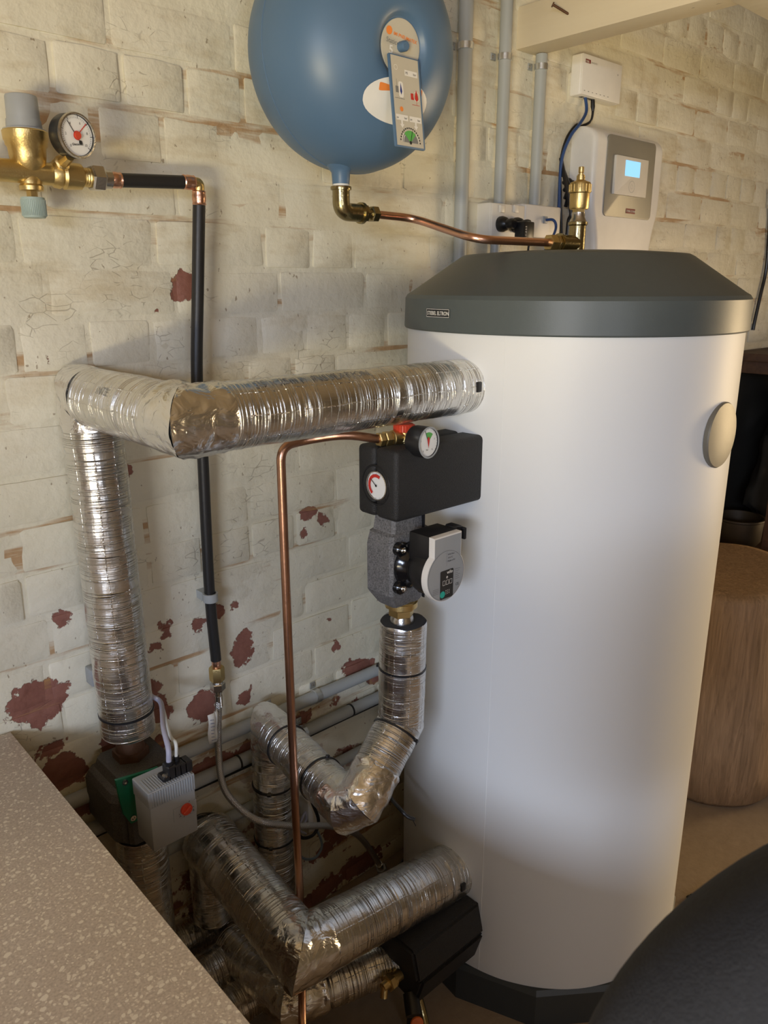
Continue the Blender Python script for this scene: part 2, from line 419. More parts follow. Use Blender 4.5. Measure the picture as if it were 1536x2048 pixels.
# text / flat shapes laid on any surface through a mapping (u, v) -> point
def text_bm(body, size, mapf, bold=False, align='LEFT', thick=.0, spacing=1.0):
    cu = bpy.data.curves.new('t', 'FONT'); cu.body = body; cu.size = size; cu.align_x = align; cu.resolution_u = 3
    cu.space_character = spacing
    if bold: cu.offset = size*.02
    o = bpy.data.objects.new('t', cu); COL.objects.link(o)
    me = bpy.data.meshes.new_from_object(o.evaluated_get(bpy.context.evaluated_depsgraph_get()))
    bpy.data.objects.remove(o); bm = B(); bm.from_mesh(me); bpy.data.meshes.remove(me)
    for v in bm.verts: v.co = mapf(v.co.x, v.co.y)
    return bm
def plane_map(o, ex, ey, off=0.):
    o = Vector(o); ex = Vector(ex).normalized(); ey = Vector(ey).normalized(); n = ex.cross(ey)
    return lambda u, v: o+ex*u+ey*v+n*off
def poly(bm, mapf, pts):
    bm.faces.new([bm.verts.new(mapf(*p)) for p in pts])
def rect(bm, mapf, x0, y0, x1, y1): poly(bm, mapf, ((x0, y0), (x1, y0), (x1, y1), (x0, y1)))
def rrect(x0, y0, x1, y1, r, n=6):
    out = []
    for cx, cy, a0 in ((x1-r, y0+r, -PI/2), (x1-r, y1-r, 0), (x0+r, y1-r, PI/2), (x0+r, y0+r, PI)):
        for k in range(n+1):
            a = a0+k/n*PI/2; out.append((cx+r*math.cos(a), cy+r*math.sin(a)))
    return out
def slab(bm, mapn, outline, h, bev=0.):
    """extruded outline; mapn(u, v, w)"""
    n = len(outline); cx = sum(p[0] for p in outline)/n; cy = sum(p[1] for p in outline)/n
    lv = [(0, 0.)] + ([(h-bev, 0.), (h-bev*.3, bev*.3), (h, bev)] if bev else [(h, 0.)])
    rings = []
    for hh, ins in lv:
        ring = []
        for (a, b) in outline:
            L = math.hypot(a-cx, b-cy) or 1; k = 1-ins/L
            ring.append(bm.verts.new(mapn(cx+(a-cx)*k, cy+(b-cy)*k, hh)))
        rings.append(ring)
    for r1, r2 in zip(rings, rings[1:]):
        for k in range(n):
            j = (k+1) % n; bm.faces.new((r1[k], r1[j], r2[j], r2[k]))
    bm.faces.new(rings[0]); bm.faces.new(rings[-1])
def arc(bm, mapf, cx, cy, r0, r1, a0, a1, n=16):
    for k in range(n):
        t0 = a0+(a1-a0)*k/n; t1 = a0+(a1-a0)*(k+1)/n
        poly(bm, mapf, ((cx+r0*math.cos(t0), cy+r0*math.sin(t0)), (cx+r1*math.cos(t0), cy+r1*math.sin(t0)),
                        (cx+r1*math.cos(t1), cy+r1*math.sin(t1)), (cx+r0*math.cos(t1), cy+r0*math.sin(t1))))
def stroke(bm, mapf, a, b, wd):
    ax, ay = a; bx, by = b; L = math.hypot(bx-ax, by-ay) or 1; nx, ny = -(by-ay)/L*wd/2, (bx-ax)/L*wd/2
    poly(bm, mapf, ((ax+nx, ay+ny), (ax-nx, ay-ny), (bx-nx, by-ny), (bx+nx, by+ny)))
def flat(name, bm, mat, parent, label=None):
    return put(name, bm, mat, parent, smooth=False, label=label, recalc=False, kind='stuff' if name in STUFFY else None)

# ---------------------------------------------------------------- room shell
WY = 1.39
def struct(name, bm, mat, **kw):
    o = put(name, bm, mat, None, smooth=False, **kw); o['kind'] = 'structure'; return o
bm = B(); span(bm, -2.6, 5.6, -3.4, 1.7, -.12, 0)
struct('floor', bm, 'floor')
bm = B(); span(bm, -2.6, 5.6, -3.4, 1.7, 2.75, 2.85)
struct('ceiling', bm, 'ceil')
bm = B(); span(bm, -2.2, -2.1, -.6, 1.39, 0, 2.75); span(bm, -2.2, -2.1, -3.2, -2.6, 0, 2.75); span(bm, -2.2, -2.1, -2.6, -.6, 2.1, 2.75)
struct('wall_left', bm, 'roomwall')
bm = B(); span(bm, -2.2, 5.4, -3.3, -3.2, 0, 2.75)
struct('wall_front', bm, 'roomwall')
bm = B(); span(bm, 5.3, 5.4, -3.2, 1.39, 0, 2.75)
struct('wall_right', bm, 'roomwall')
# back wall: mortar bed + bricks
COURSE = .0873; Z0 = -.026
bed = B(); nx, nz = 260, 116; x0, x1 = .0, 4.2; zt = 2.74
grid = []
for j in range(nz+1):
    row = []
    for i in range(nx+1):
        x = x0+(x1-x0)*i/nx; z = zt*j/nz
        d = noise.noise(Vector((x*5, z*9, 1)))*.0038 + noise.noise(Vector((x*22, z*22, 3)))*.0018
        row.append(bed.verts.new((x, WY-.0015+d, z)))
    grid.append(row)
for j in range(nz):
    for i in range(nx): bed.faces.new((grid[j][i], grid[j][i+1], grid[j+1][i+1], grid[j+1][i]))
span(bed, -2.2, 0, WY, WY+.2, 0, 2.75); span(bed, 4.2, 5.4, WY, WY+.2, 0, 2.75); span(bed, 0, 4.2, WY+.05, WY+.2, 0, 2.75)
wall = put('wall_back', bed, 'bedpaint', None, ang=60); wall['kind'] = 'structure'
wall['label'] = 'cream painted old brick wall with flaking paint and rusty joints'
def brick_mesh(seed):
    """unit brick face, local x,z in -.5..+.5, front towards -y"""
    rnd = random.Random(seed); bm = B(); gx = (-.5, -.468, .0, .468, .5); gz = (-.5, -.425, .425, .5); g = []
    nx, nz = len(gx), len(gz)
    for j in range(nz):
        row = []
        for i in range(nx):
            x = gx[i]; z = gz[j]
            x += rnd.uniform(-.008, .008)*(abs(x) > .4); z += rnd.uniform(-.02, .02)*(abs(z) > .4)
            y = -.0036+rnd.uniform(-.0008, .0006)
            if j in (0, nz-1) or i in (0, nx-1): y += rnd.uniform(.0006, .0024)
            if j in (0, nz-1) and i in (0, nx-1): x *= .985; z *= .96
            row.append(bm.verts.new((x, y, z)))
        g.append(row)
    for j in range(nz-1):
        for i in range(nx-1): bm.faces.new((g[j][i], g[j][i+1], g[j+1][i+1], g[j+1][i]))
    ring = [g[0][i] for i in range(nx)]+[g[j][nx-1] for j in range(1, nz)]+[g[nz-1][i] for i in range(nx-2, -1, -1)]+[g[j][0] for j in range(nz-2, 0, -1)]
    back = [bm.verts.new((v.co.x*1.01, .018, v.co.z*1.02)) for v in ring]
    for k in range(len(ring)):
        j = (k+1) % len(ring); bm.faces.new((ring[j], ring[k], back[k], back[j]))
    me = bpy.data.meshes.new('brick'); bm.to_mesh(me); bm.free(); me.materials.append(M['brickpaint']); me.shade_smooth(); me.set_sharp_from_angle(angle=math.radians(50))
    return me
BM = [brick_mesh(k) for k in range(12)]
ANCH = {17: 1.165, 18: 1.220, 19: 1.186, 20: .998, 16: .893, 21: .86, 15: 1.04}
cand = []
for k in range(0, 32):
    zb = Z0+k*COURSE; zt_ = zb+COURSE-.011; zb = max(zb, .002)
    if zb > 2.7: break
    a = ANCH.get(k, 1.02+(.118 if k % 2 else 0)+random.uniform(-.03, .03)); L = .238
    xs = [a-i*L for i in range(1, 6)][::-1]+[a+i*L for i in range(0, 14)]
    header = k % 5 == 2
    for i, xa in enumerate(xs[:-1]):
        segs = [(xa, xa+L)]
        if header or random.random() < .10: segs = [(xa, xa+L/2), (xa+L/2, xa+L)]
        for (p0, p1) in segs:
            if p0 < .02 or p1 > 4.15: continue
            cand.append((p0, p1, zb, min(zt_, 2.73)))
def camdist(c):
    x = (c[0]+c[1])/2; z = (c[2]+c[3])/2; P = Vector((x, WY, z-CZ)); f = P.x*fwv[0]+P.y*fwv[1]
    r = P.x*rtv[0]+P.y*rtv[1]; zc = f*math.cos(PITCH)-P.z*math.sin(PITCH); yc = f*math.sin(PITCH)+P.z*math.cos(PITCH)
    inside = abs(r/zc) < .56 and abs(yc/zc) < .72
    hid = 1.17 < x < 2.05 and z < 1.42
    return (0 if inside and not hid else 1, P.length)
cand.sort(key=camdist)
rest = B()
for n_, (p0, p1, zb, ztp) in enumerate(cand):
    me = BM[(n_*7) % 12]; w_ = p1-p0-.011
    mt = Matrix.Translation((p0+w_/2, WY-.0002+random.uniform(-.0014, .0012), (zb+ztp)/2+random.uniform(-.0015, .0015))) @ Matrix.Rotation(random.uniform(-.007, .007), 4, 'Y') @ Matrix.Diagonal((w_, 1, ztp-zb, 1))
    if n_ < 300:
        o = bpy.data.objects.new('brick', me); COL.objects.link(o); o.parent = wall; o.matrix_local = mt
    else:
        tmp = me.copy(); tmp.transform(mt); rest.from_mesh(tmp); bpy.data.meshes.remove(tmp)
put('farther_bricks', rest, 'brickpaint', wall, ang=None, kind='stuff', recalc=False)
# cylindrical chip shadows etc. come from the bump only

# ---------------------------------------------------------------- hot water tank
TX, TY, TR = 1.447, .993, .345
tank = thing('buffer_tank', 'tall white cylindrical storage tank with a dark grey sloping lid', 'tank', (TX, TY, 0))
bm = B(); lathe(bm, (TX, TY, 0), (0, 0, 1), ((TR-.004, .092), (TR, .098), (TR, 1.52)), 160)
put('body', bm, 'shell', tank)
bm = B()
a = math.radians(196); span(bm, -.0006, .0006, -.004, .004, .1, 1.52)   # sheet seam
bmesh.ops.transform(bm, matrix=Matrix.Translation((TX, TY, 0)) @ Matrix.Rotation(a+PI/2, 4, 'Z') @ Matrix.Translation((0, -TR+.0036, 0)), verts=bm.verts)
put('seam', bm, 'shell', tank)
bm = B(); lathe(bm, (TX, TY, 0), (0, 0, 1), ((TR-.01, 1.512), (.3505, 1.512), (.352, 1.515), (.3505, 1.572), (.346, 1.5795), (.338, 1.584), (.236, 1.653), (.228, 1.657), (.16, 1.6625), (0, 1.665)), 160)
lid = put('lid', bm, 'lid', tank, ang=25)
bm = B(); lathe(bm, (TX, TY, 0), (0, 0, 1), ((.36, 0), (.36, .085), (.352, .095), (.1, .095)), 12, math.radians(8))
put('base', bm, 'base', tank, smooth=False)
# round cap on the side
n = Vector((.04, -1, 0)).normalized(); c = at(1440, 870, y=.648)
n = Vector((c.x-TX, c.y-TY, 0)).normalized(); c = Vector((TX, TY, c.z))+n*(TR-.004)
bm = B(); lathe(bm, c, n, ((.063, 0), (.063, .007), (.061, .0095), (.040, .0135), (0, .0150)), 56)
put('side_cap', bm, 'cap', tank, label='beige round cover plate')
# badge printed on the lid rim
def cylmap(cx, cy, r, a0, z0, sgn=1): return lambda u, v: Vector((cx+r*math.cos(a0+sgn*u/r), cy+r*math.sin(a0+sgn*u/r), z0+v))
p0 = at(826, 628, y=1.10); a0 = math.radians(164.5)
bm = B(); mp = cylmap(TX, TY, .3522, a0, 1.539)
for k in range(8): rect(bm, mp, .072*k/8, 0, .072*(k+1)/8, .016)
bd = flat('badge', bm, 'ink', lid)
mp2 = cylmap(TX, TY, .3528, a0, 1.539); bm = B()
for k in range(8):
    rect(bm, mp2, .001+.07*k/8, .0147, .001+.07*(k+1)/8, .0155); rect(bm, mp2, .001+.07*k/8, .0005, .001+.07*(k+1)/8, .0013)
rect(bm, mp2, .0005, .0005, .0013, .0155); rect(bm, mp2, .0707, .0005, .0715, .0155)
tb = text_bm('STIEBEL ELTRON', .0098, lambda u, v: mp2(.0035+u*.93, .0045+v), True)
me = bpy.data.meshes.new('x'); tb.to_mesh(me); tb.free(); bm.from_mesh(me)
flat('badge_lettering', bm, 'paper', lid)

# ---------------------------------------------------------------- foil insulated pipes
def foil_run(pts, r, name, parent, ends=(0, 0), amp=.0009, mat='foil', step=.006, seg=56, v0=0., ringamp=.0004, crumple=0., trim=None):
    """mitred tube; trim = (start, end) distance cut off"""
    pts = [Vector(p) for p in pts]; bm = B(); uvl = bm.loops.layers.uv.verify(); V = v0
    D = [(b-a).normalized() for a, b in zip(pts, pts[1:])]
    for i, d in enumerate(D):
        a, b = pts[i], pts[i+1]; L = (b-a).length; _, u, v = basis(d)
        na = (D[i-1]+d).normalized() if i else d
        nb_ = (D[i+1]+d).normalized() if i < len(D)-1 else d
        n = max(4, int(L/step)); rows = []
        for j in range(n+1):
            row = []
            for k in range(seg):
                th = 2*PI*k/seg; rd = u*math.cos(th)+v*math.sin(th)
                sa = -(rd*r).dot(na)/d.dot(na); sb = L-(rd*r).dot(nb_)/d.dot(nb_)
                s = sa+(sb-sa)*j/n; p = a+d*s
                q = p+rd*r
                dr = noise.noise(q*14)*amp*1.4+noise.noise(q*45)*amp
                dr += noise.noise(Vector((s*110+i*9, th*.15, V)))*ringamp*1.6
                if crumple:
                    dr += (abs(noise.noise(q*22))-.2)*crumple*.55+abs(noise.noise(q*60+Vector((4, 1, 2))))*crumple*.16
                if (j == n and i == len(D)-1) or (j == 0 and i == 0): dr -= .001; s += noise.noise(q*40)*.004; p = a+d*s
                row.append((bm.verts.new(p+rd*(r+dr)), V+s))
            rows.append(row)
        for j in range(n):
            for k in range(seg):
                kk = (k+1) % seg
                f = bm.faces.new((rows[j][k][0], rows[j][kk][0], rows[j+1][kk][0], rows[j+1][k][0]))
                for lp, (uu, vv) in zip(f.loops, ((k, rows[j][k][1]), (k+1, rows[j][kk][1]), (k+1, rows[j+1][kk][1]), (k, rows[j+1][k][1]))): lp[uvl].uv = (uu/seg, vv)
        V += L
    return put(name, bm, mat, parent, ang=None)
def foam_end(c, d, r, rin, parent, name='foam_core'):
    bm = B(); lathe(bm, c, d, ((rin, -.004), (r*.8, 0.), (r*.97, -.003), (r*.97, -.03)), 40, caps=False)
    return put(name, bm, 'foam', parent, label='dark foam cut end')
def elbow_tape(a, b, c, r, parent, la=.07, lc=.07, crumple=.012, rr=1.03):
    a, b, c = Vector(a), Vector(b), Vector(c)
    return foil_run([b+(a-b).normalized()*la, b, b+(c-b).normalized()*lc], r*rr, 'elbow_tape', parent, mat='tape', step=.003, seg=72, crumple=crumple, amp=.001)
def tie(c, d, r, parent, headang=0., mat='black', tail=.0, wd=.0022):
    d_, u, v = basis(d); bm = B(); c = Vector(c)
    lathe(bm, c-d_*wd, d_, ((r-.0015, 0), (r+.0012, 0), (r+.0012, wd*2), (r-.0015, wd*2)), 48, caps=False)
    rd = u*math.cos(headang)+v*math.sin(headang); tg = d_.cross(rd)
    rot = Matrix((tg, rd, d_)).transposed()
    box(bm, c+rd*(r+.002), (.008, .006, .006), .001, 1, rot)
    if tail: box(bm, c+rd*(r+.002)+tg*tail/2, (tail, .0015, .003), 0, 1, rot)
    return put('cable_tie', bm, mat, parent, label='black plastic cable tie')
# A: upper pipe from tank, round two corners, down to the diverter
Az = 1.416; A0 = Vector((1.112, .984, Az)); A1 = Vector((.527, .984, Az)); A2 = Vector((.527, 1.318, Az)); A3 = Vector((.533, 1.312, .772))
pa = thing('insulated_pipe', 'upper foil-lagged pipe from the white tank, turning down along the wall to the diverter valve', 'pipe', (.53, 1.3, .77))
foil_run([A0, A1, A2, A3], .0505, 'foil_lagging', pa)
elbow_tape(A0, A1, A2, .0505, pa, .055, .045, .013)
elbow_tape(A1, A2, A3, .0505, pa, .03, .055, .006, 1.015)
tie(A3+Vector((0, 0, .045)), (0, 0, -1), .0505, pa, math.radians(225))
bm = B(); box(bm, A0+Vector((-.022, -.0475, .004)), (.014, .009, .019), .002); put('vent_hole', bm, 'black', pa, label='small dark cut-out in the foil')
# printed lettering running along the top of the lagging
def foilmap(a, b, r, th0):
    a = Vector(a); d, u, v = basis(Vector(b)-a)
    return lambda s, w: a+d*s+(u*math.cos(th0+w/r)+v*math.sin(th0+w/r))*(r+.0016)
def foilprint(body, a, b, s0, th0, r, parent, size=.022, sgn=1):
    f = foilmap(a, b, r, th0); bm = text_bm(body, size, lambda u, w: f(s0+u, w*sgn), False)
    return flat('printed_lettering', bm, 'inkgrey', parent)
foilprint('35 x 25mm  INSULATION', A1, A0, .10, .62, .0505, pa, .020, -1)
foilprint('INTE', A2, A1, .14, 1.10, .0505, pa, .018, -1)
# brass nut below A
# B: from pump down, elbow, back to wall and down
B0 = Vector((.951, .983, .985)); B1 = Vector((.946, .983, .770)); B2 = at(708, 1624, y=.955); B3 = at(543, 1462, y=1.29); B4 = Vector((.838, 1.295, .10))
B3 = Vector((.848, 1.295, B3.z)); B0b = Vector((.949, .983, .88))
pb = thing('insulated_pipe', 'foil-lagged pipe below the pump, dipping to a crumpled elbow and back to the wall', 'pipe', (.84, 1.29, .1))
B2a = B2+(B1-B2).normalized()*.022; B2b = B2+(B3-B2).normalized()*.022
foil_run([B0, B1, B2a, B2b, B3, B4], .0455, 'foil_lagging', pb)
foam_end(B0+Vector((0, 0, .002)), (0, 0, 1), .0455, .014, pb)
foil_run([B2a+(B1-B2).normalized()*.07, B2a, B2b, B2b+(B3-B2).normalized()*.045], .047, 'elbow_tape', pb, mat='tape', step=.003, seg=72, crumple=.011, amp=.001)
elbow_tape(B2, B3, B4, .0455, pb, .03, .05, .004, 1.01)
tie(B0.lerp(B1, .44), B1-B0, .0455, pb, math.radians(225))
tie(B1.lerp(B2, .12), B2-B1, .0465, pb, math.radians(-95), tail=.012)
tie(B2.lerp(B3, .36), B3-B2, .0465, pb, math.radians(20))
tie(B2.lerp(B3, .78), B3-B2, .0465, pb, math.radians(200))
tie(Vector((.845, 1.295, .515)), (0, 0, 1), .0462, pb, math.radians(225))
tie(Vector((.843, 1.295, .375)), (0, 0, 1), .0462, pb, math.radians(225))
# C: lower pipe from tank
C0 = Vector((1.112, .981, .322)); C1 = Vector((.684, .981, .385)); C2 = at(398, 1680, y=1.33); C3 = at(418, 1835, y=1.33)
C2 = Vector((.690, 1.33, C2.z))
C3 = Vector((.690, 1.33, C3.z))
pc = thing('insulated_pipe', 'thick foil-lagged pipe leaving the foot of the tank and turning to the wall', 'pipe', (.69, 1.3, .25))
foil_run([C0, C1, C2], .060, 'foil_lagging', pc)
foil_run([C2+Vector((0, .0, .03)), C3], .043, 'foil_lagging', pc)
elbow_tape(C0, C1, C2, .060, pc, .05, .04, .010, 1.015)
bm = B(); box(bm, C0+Vector((-.034, -.0565, .012)), (.014, .014, .018), .002); put('vent_hole', bm, 'black', pc, label='small dark cut-out in the foil')
# D: pipe below diverter
pd = thing('insulated_pipe', 'foil-lagged pipe rising beside the counter to the diverter valve', 'pipe', (.535, 1.31, .0))
foil_run([Vector((.535, 1.31, .545)), Vector((.535, 1.31, .19))], .050, 'foil_lagging', pd)
foam_end((.535, 1.31, .547), (0, 0, 1), .05, .016, pd)
bm = B(); cyl(bm, (.535, 1.31, .54), (.535, 1.31, .60), .017); put('inner_pipe', bm, 'oldcopper', pd)
# pipes lying below, running along x under the counter
G = 'foil-lagged pipes running under the counter'
def under(px, py, z, xa, xb, r, label, pr=None, name='insulated_pipe'):
    c = at(px, py, z=z); th_ = thing('insulated_pipe', label, 'pipe', (c.x, c.y, 0), G)
    foil_run([Vector((xa, c.y, z)), Vector((xb, c.y, z))], r, 'foil_lagging', th_)
    if pr: foilprint(pr, (xa, c.y, z), (xb, c.y, z), (c.x-xa)-.03, .75, r, th_, .02, -1)
    return c, th_
c1, t1 = under(392, 1862, .165, .0, .765, .045, 'printed foil-lagged pipe nearest the wall, below the counter edge', 'MADE')
c2, t2 = under(432, 1937, .150, .0, .70, .045, 'middle foil-lagged pipe coming from under the terrazzo counter')
c3, t3 = under(480, 2002, .110, .0, .70, .046, 'lowest foil-lagged pipe, nearest the camera under the terrazzo counter')
E0 = Vector((.995, .975, .185)); E1 = at(580, 1998, z=.19); E2 = Vector((E1.x, c2.y+.02, .165))
pe = thing('insulated_pipe', 'crumpled foil-lagged pipe directly beneath the thick lower one', 'pipe', (E1.x, E1.y, 0))
foil_run([E0, E1, E2], .047, 'foil_lagging', pe)
elbow_tape(E0, E1, E2, .047, pe, .07, .06, .014)

# ---------------------------------------------------------------- manifold with safety group and pump
mx0, mx1, my0, my1, mz0, mz1 = .885, 1.118, .935, 1.037, 1.202, 1.329
man = thing('safety_group', 'black foam manifold box on the tank with brass safety valve and two gauges', 'valve', (.95, .985, 1.2))
bm = B()
c = Vector(((mx0+mx1)/2, (my0+my1)/2, (mz0+mz1)/2))
span(bm, mx0+.000, mx1, my0, my1-.047, mz0, mz1, .009, 3)
shell = put('front_shell', bm, 'eppblack', man)
bm = B(); span(bm, mx0+.000, mx1, my1-.046, my1, mz0, mz1, .009, 3)
put('rear_shell', bm, 'eppblack', man)
# round recess with thermometer on the -x face
gc = Vector((mx0, .988, (mz0+mz1)/2-.004))
bm = B(); lathe(bm, gc, (-1, 0, 0), ((.0275, -.016), (.0335, .001), (.036, .001), (.0367, .000)), 48, caps=False)
lathe(bm, gc, (-1, 0, 0), ((.030, -.004), (0, -.0039)), 40)
put('gauge_recess', bm, 'black', man)
bm = B(); lathe(bm, gc+Vector((.0, -.005, 0)), (-1, 0, 0), ((.0262, -.002), (.0262, .003), (.0245, .0035), (.0242, .0022)), 48, caps=False)
tg_ = put('thermometer', bm, 'nickel', man, label='round white thermometer with chrome rim')
bm = B(); lathe(bm, gc+Vector((0, -.005, 0)), (-1, 0, 0), ((.0245, .001), (.0, .0012)), 40); put('dial_face', bm, 'dialwhite', tg_)
dm = plane_map(gc+Vector((-.0032, -.005, 0)), (0, -1, 0), (0, 0, 1), 0)
bm = B(); arc(bm, dm, 0, 0, .0150, .0205, math.radians(60), math.radians(235), 22); flat('red_scale', bm, 'inkred', tg_)
dm = plane_map(gc+Vector((-.0036, -.005, 0)), (0, -1, 0), (0, 0, 1), 0)
bm = B(); stroke(bm, dm, (.001, -.001), (-.015, .011), .0013); arc(bm, dm, 0, 0, 0, .0022, 0, 2*PI, 14)
for k in range(10):
    a = math.radians(60+k*26); stroke(bm, dm, (.0212*math.cos(a), .0212*math.sin(a)), (.0232*math.cos(a), .0232*math.sin(a)), .0005)
flat('needle', bm, 'ink', tg_)
# safety valve with red cap on top
vc_ = Vector((.955, .985, mz1))
vc_ = at(808, 885, y=.985); vc_.z = mz1
bm = B(); lathe(bm, vc_, (0, 0, 1), ((.011, -.006), (.011, .002), (.0165, .004), (.0165, .012), (.0150, .013), (.0150, .022)), 32)
d = Vector((-1, .12, 0)).normalized(); o_ = vc_+Vector((0, 0, .011))
lathe(bm, o_, d, ((.0135, 0), (.0135, .026), (.012, .027), (.012, .030)), 28); nut(bm, o_+d*.030, d, .0135, .014); nut(bm, o_+d*.045, d, .0125, .012)
put('safety_valve', bm, 'brass', man, label='brass relief valve')
bm = B(); pr = []
d_ = Vector((0, 0, 1))
for k in range(48):
    pass
lathe(bm, vc_, (0, 0, 1), ((.0165, .020), (.018, .021), (.018, .032), (.016, .034), (0, .034)), 40)
for k in range(24):
    a = 2*PI*k/24; box(bm, vc_+Vector((.018*math.cos(a), .018*math.sin(a), .0265)), (.0018, .0018, .011), 0)
put('red_cap', bm, 'red', man, label='red ribbed cap')
def gauge(parent, c, nrm, r, depth, face='dialwhite', rim='black', up=(0, 0, 1), name='pressure_gauge', lab=None):
    nrm = Vector(nrm).normalized(); bm = B()
    lathe(bm, c, nrm, ((r*.55, -depth), (r*.97, -depth*.93), (r, -depth*.8), (r, 0), (r*.97, .0022), (r*.90, .0024), (r*.885, .0)), 56, caps=False)
    lathe(bm, c, nrm, ((0, -depth), (r*.55, -depth)), 40, caps=False)
    g = put(name, bm, rim, parent, label=lab)
    bm = B(); lathe(bm, c, nrm, ((r*.9, .0002), (0, .0003)), 48); put('dial_face', bm, face, g)
    upv = Vector(up); upv = (upv-nrm*upv.dot(nrm)).normalized(); ex = upv.cross(nrm)
    return g, (lambda off: plane_map(Vector(c)+nrm*off, ex, upv, 0))
gcn = at(856, 885, y=.917)
gz, gm = gauge(man, gcn, (.08, -1, .02), .0272, .032, lab='black pressure gauge with green sector')
bm = B(); lathe(bm, gcn, Vector((.08, -1, .02)), ((.0265, .0012), (.0274, .0030), (.0248, .0038), (.0243, .0012)), 56, caps=False); put('bezel', bm, 'greyplastic', gz)
bm = B(); arc(bm, gm(.0008), 0, 0, .006, .0175, math.radians(48), math.radians(112), 10); flat('green_sector', bm, 'green', gz)
bm = B(); stroke(bm, gm(.0012), (0, -.002), (-.0085, .021), .0012)
for k in range(21):
    a = math.radians(-35+k*12.5); q = .0218; stroke(bm, gm(.0008), (q*math.cos(a), q*math.sin(a)), ((q+(.003 if k % 5 == 0 else .0015))*math.cos(a), (q+(.003 if k % 5 == 0 else .0015))*math.sin(a)), .0005)
flat('needle', bm, 'ink', gz)
bm = B(); poly(bm, gm(.0014), ((0, -.010), (.0022, 0), (.0035, .006), (0, .0105), (-.0035, .006), (-.0022, 0))); flat('red_needle', bm, 'inkred', gz)
for s_, (u_, v_) in (('0', (-.0135, -.015)), ('4', (.010, -.0145)), ('bar', (-.003, -.0135)), ('1', (-.019, .003)), ('3', (.016, .003))):
    bm = text_bm(s_, .0045, plane_map(gm(.0009)(u_, v_), gm(0)(1, 0)-gm(0)(0, 0), gm(0)(0, 1)-gm(0)(0, 0)), align='CENTER'); flat('dial_lettering', bm, 'ink', gz)
bm = B(); cyl(bm, gcn-Vector((.08, -1, .02)).normalized()*.012+Vector((.0, .0, 0)), Vector((gcn.x+.012, .985, mz1+.012)), .007, 16); lathe(bm, (gcn.x+.012, .985, mz1-.004), (0, 0, 1), ((.008, 0), (.008, .02)), 6)
put('gauge_stem', bm, 'brass', man)
# pump
PX = .944
pump = thing('circulation_pump', 'grey foam cased circulation pump with a black motor and round white face plate', 'pump', (PX, .983, 1.0))
def epp_profile(x0, x1, y0, y1, zs):
    bm = B(); rings = []
    for z, ins, c in zs:
        a0_, a1_, b0, b1 = x0+ins, x1-ins, y0+ins*.6, y1-ins*.6
        rings.append([bm.verts.new(p) for p in ((a0_+c, b0, z), (a1_-c, b0, z), (a1_, b0+c, z), (a1_, b1-c, z), (a1_-c, b1, z), (a0_+c, b1, z), (a0_, b1-c, z), (a0_, b0+c, z))])
    for r1, r2 in zip(rings, rings[1:]):
        for k in range(8): bm.faces.new((r1[k], r1[(k+1) % 8], r2[(k+1) % 8], r2[k]))
    bm.faces.new(rings[0]); bm.faces.new(rings[-1]); return bm
bm = epp_profile(.884, .990, .946, 1.016, ((1.030, .022, .005), (1.034, .018, .005), (1.055, .004, .005), (1.061, .001, .005), (1.105, .0, .006), (1.150, .0, .006), (1.172, .004, .006), (1.176, .010, .006), (1.212, .014, .006)))
put('foam_casing', bm, 'eppgrey', pump, ang=20)
bm = B(); span(bm, .966, .9675, .944, .950, 1.040, 1.075); span(bm, .966, .9675, .946, .956, 1.160, 1.203)
put('casing_joint', bm, 'black', pump, kind='stuff')
FX, FY, FZ = .918, .858, 1.118
FX = at(893, 1151, y=FY).x; FZ = at(893, 1151, y=FY).z
bm = B(); hx = FX+.002; fyy = .947
lathe(bm, (hx, fyy, FZ-.002), (0, -1, 0), ((.044, 0), (.044, .008), (.038, .014), (.034, .022), (.035, .026), (.035, .045)), 40)
for sx, sz in ((-1, 1), (-1, -1), (1, 1), (1, -1)):
    q = Vector((hx+sx*.034, fyy, FZ-.002+sz*.036)); lathe(bm, q, (0, -1, 0), ((.0125, 0), (.0125, .010), (.0105, .0125), (.006, .0125)), 20)
    box(bm, (hx+sx*.022, fyy-.005, FZ-.002+sz*.024), (.034, .010, .034), .003, 1)
put('motor_flange', bm, 'gloss', pump, label='glossy black casting')
for sx, sz in ((-1, 1), (-1, -1), (1, 1), (1, -1)):
    q = Vector((hx+sx*.034, fyy-.0115, FZ-.002+sz*.036)); bm = B()
    lathe(bm, q, (0, -1, 0), ((.0060, 0), (.0060, .005), (.0052, .006), (.0034, .006), (.0034, .003), (0, .003)), 18); put('bolt', bm, 'nickel', pump, label='steel socket bolt')
bm = B(); lathe(bm, (FX+.003, .906, FZ), (0, -1, 0), ((.036, -.014), (.044, 0), (.0455, .030), (.0455, .036)), 48)
span(bm, FX-.030, FX+.042, FY+.012, .922, FZ+.02, FZ+.073, .004, 2)
span(bm, FX-.012, FX+.036, .880, .918, FZ-.045, FZ-.02, .003, 2)
mh = put('motor_housing', bm, 'black', pump)
for k in range(7):
    bm = B(); box(bm, (FX-.004-.0*k, .888-.0, FZ+.060-.0), (.001, .001, .001)); bm.free()
bm = B(); box(bm, (FX+.048, .888, FZ+.070), (.018, .028, .012), .004, 2); box(bm, (FX+.056, .872, FZ+.062), (.006, .012, .022), .002, 2)
put('cable_plug', bm, 'black', mh)
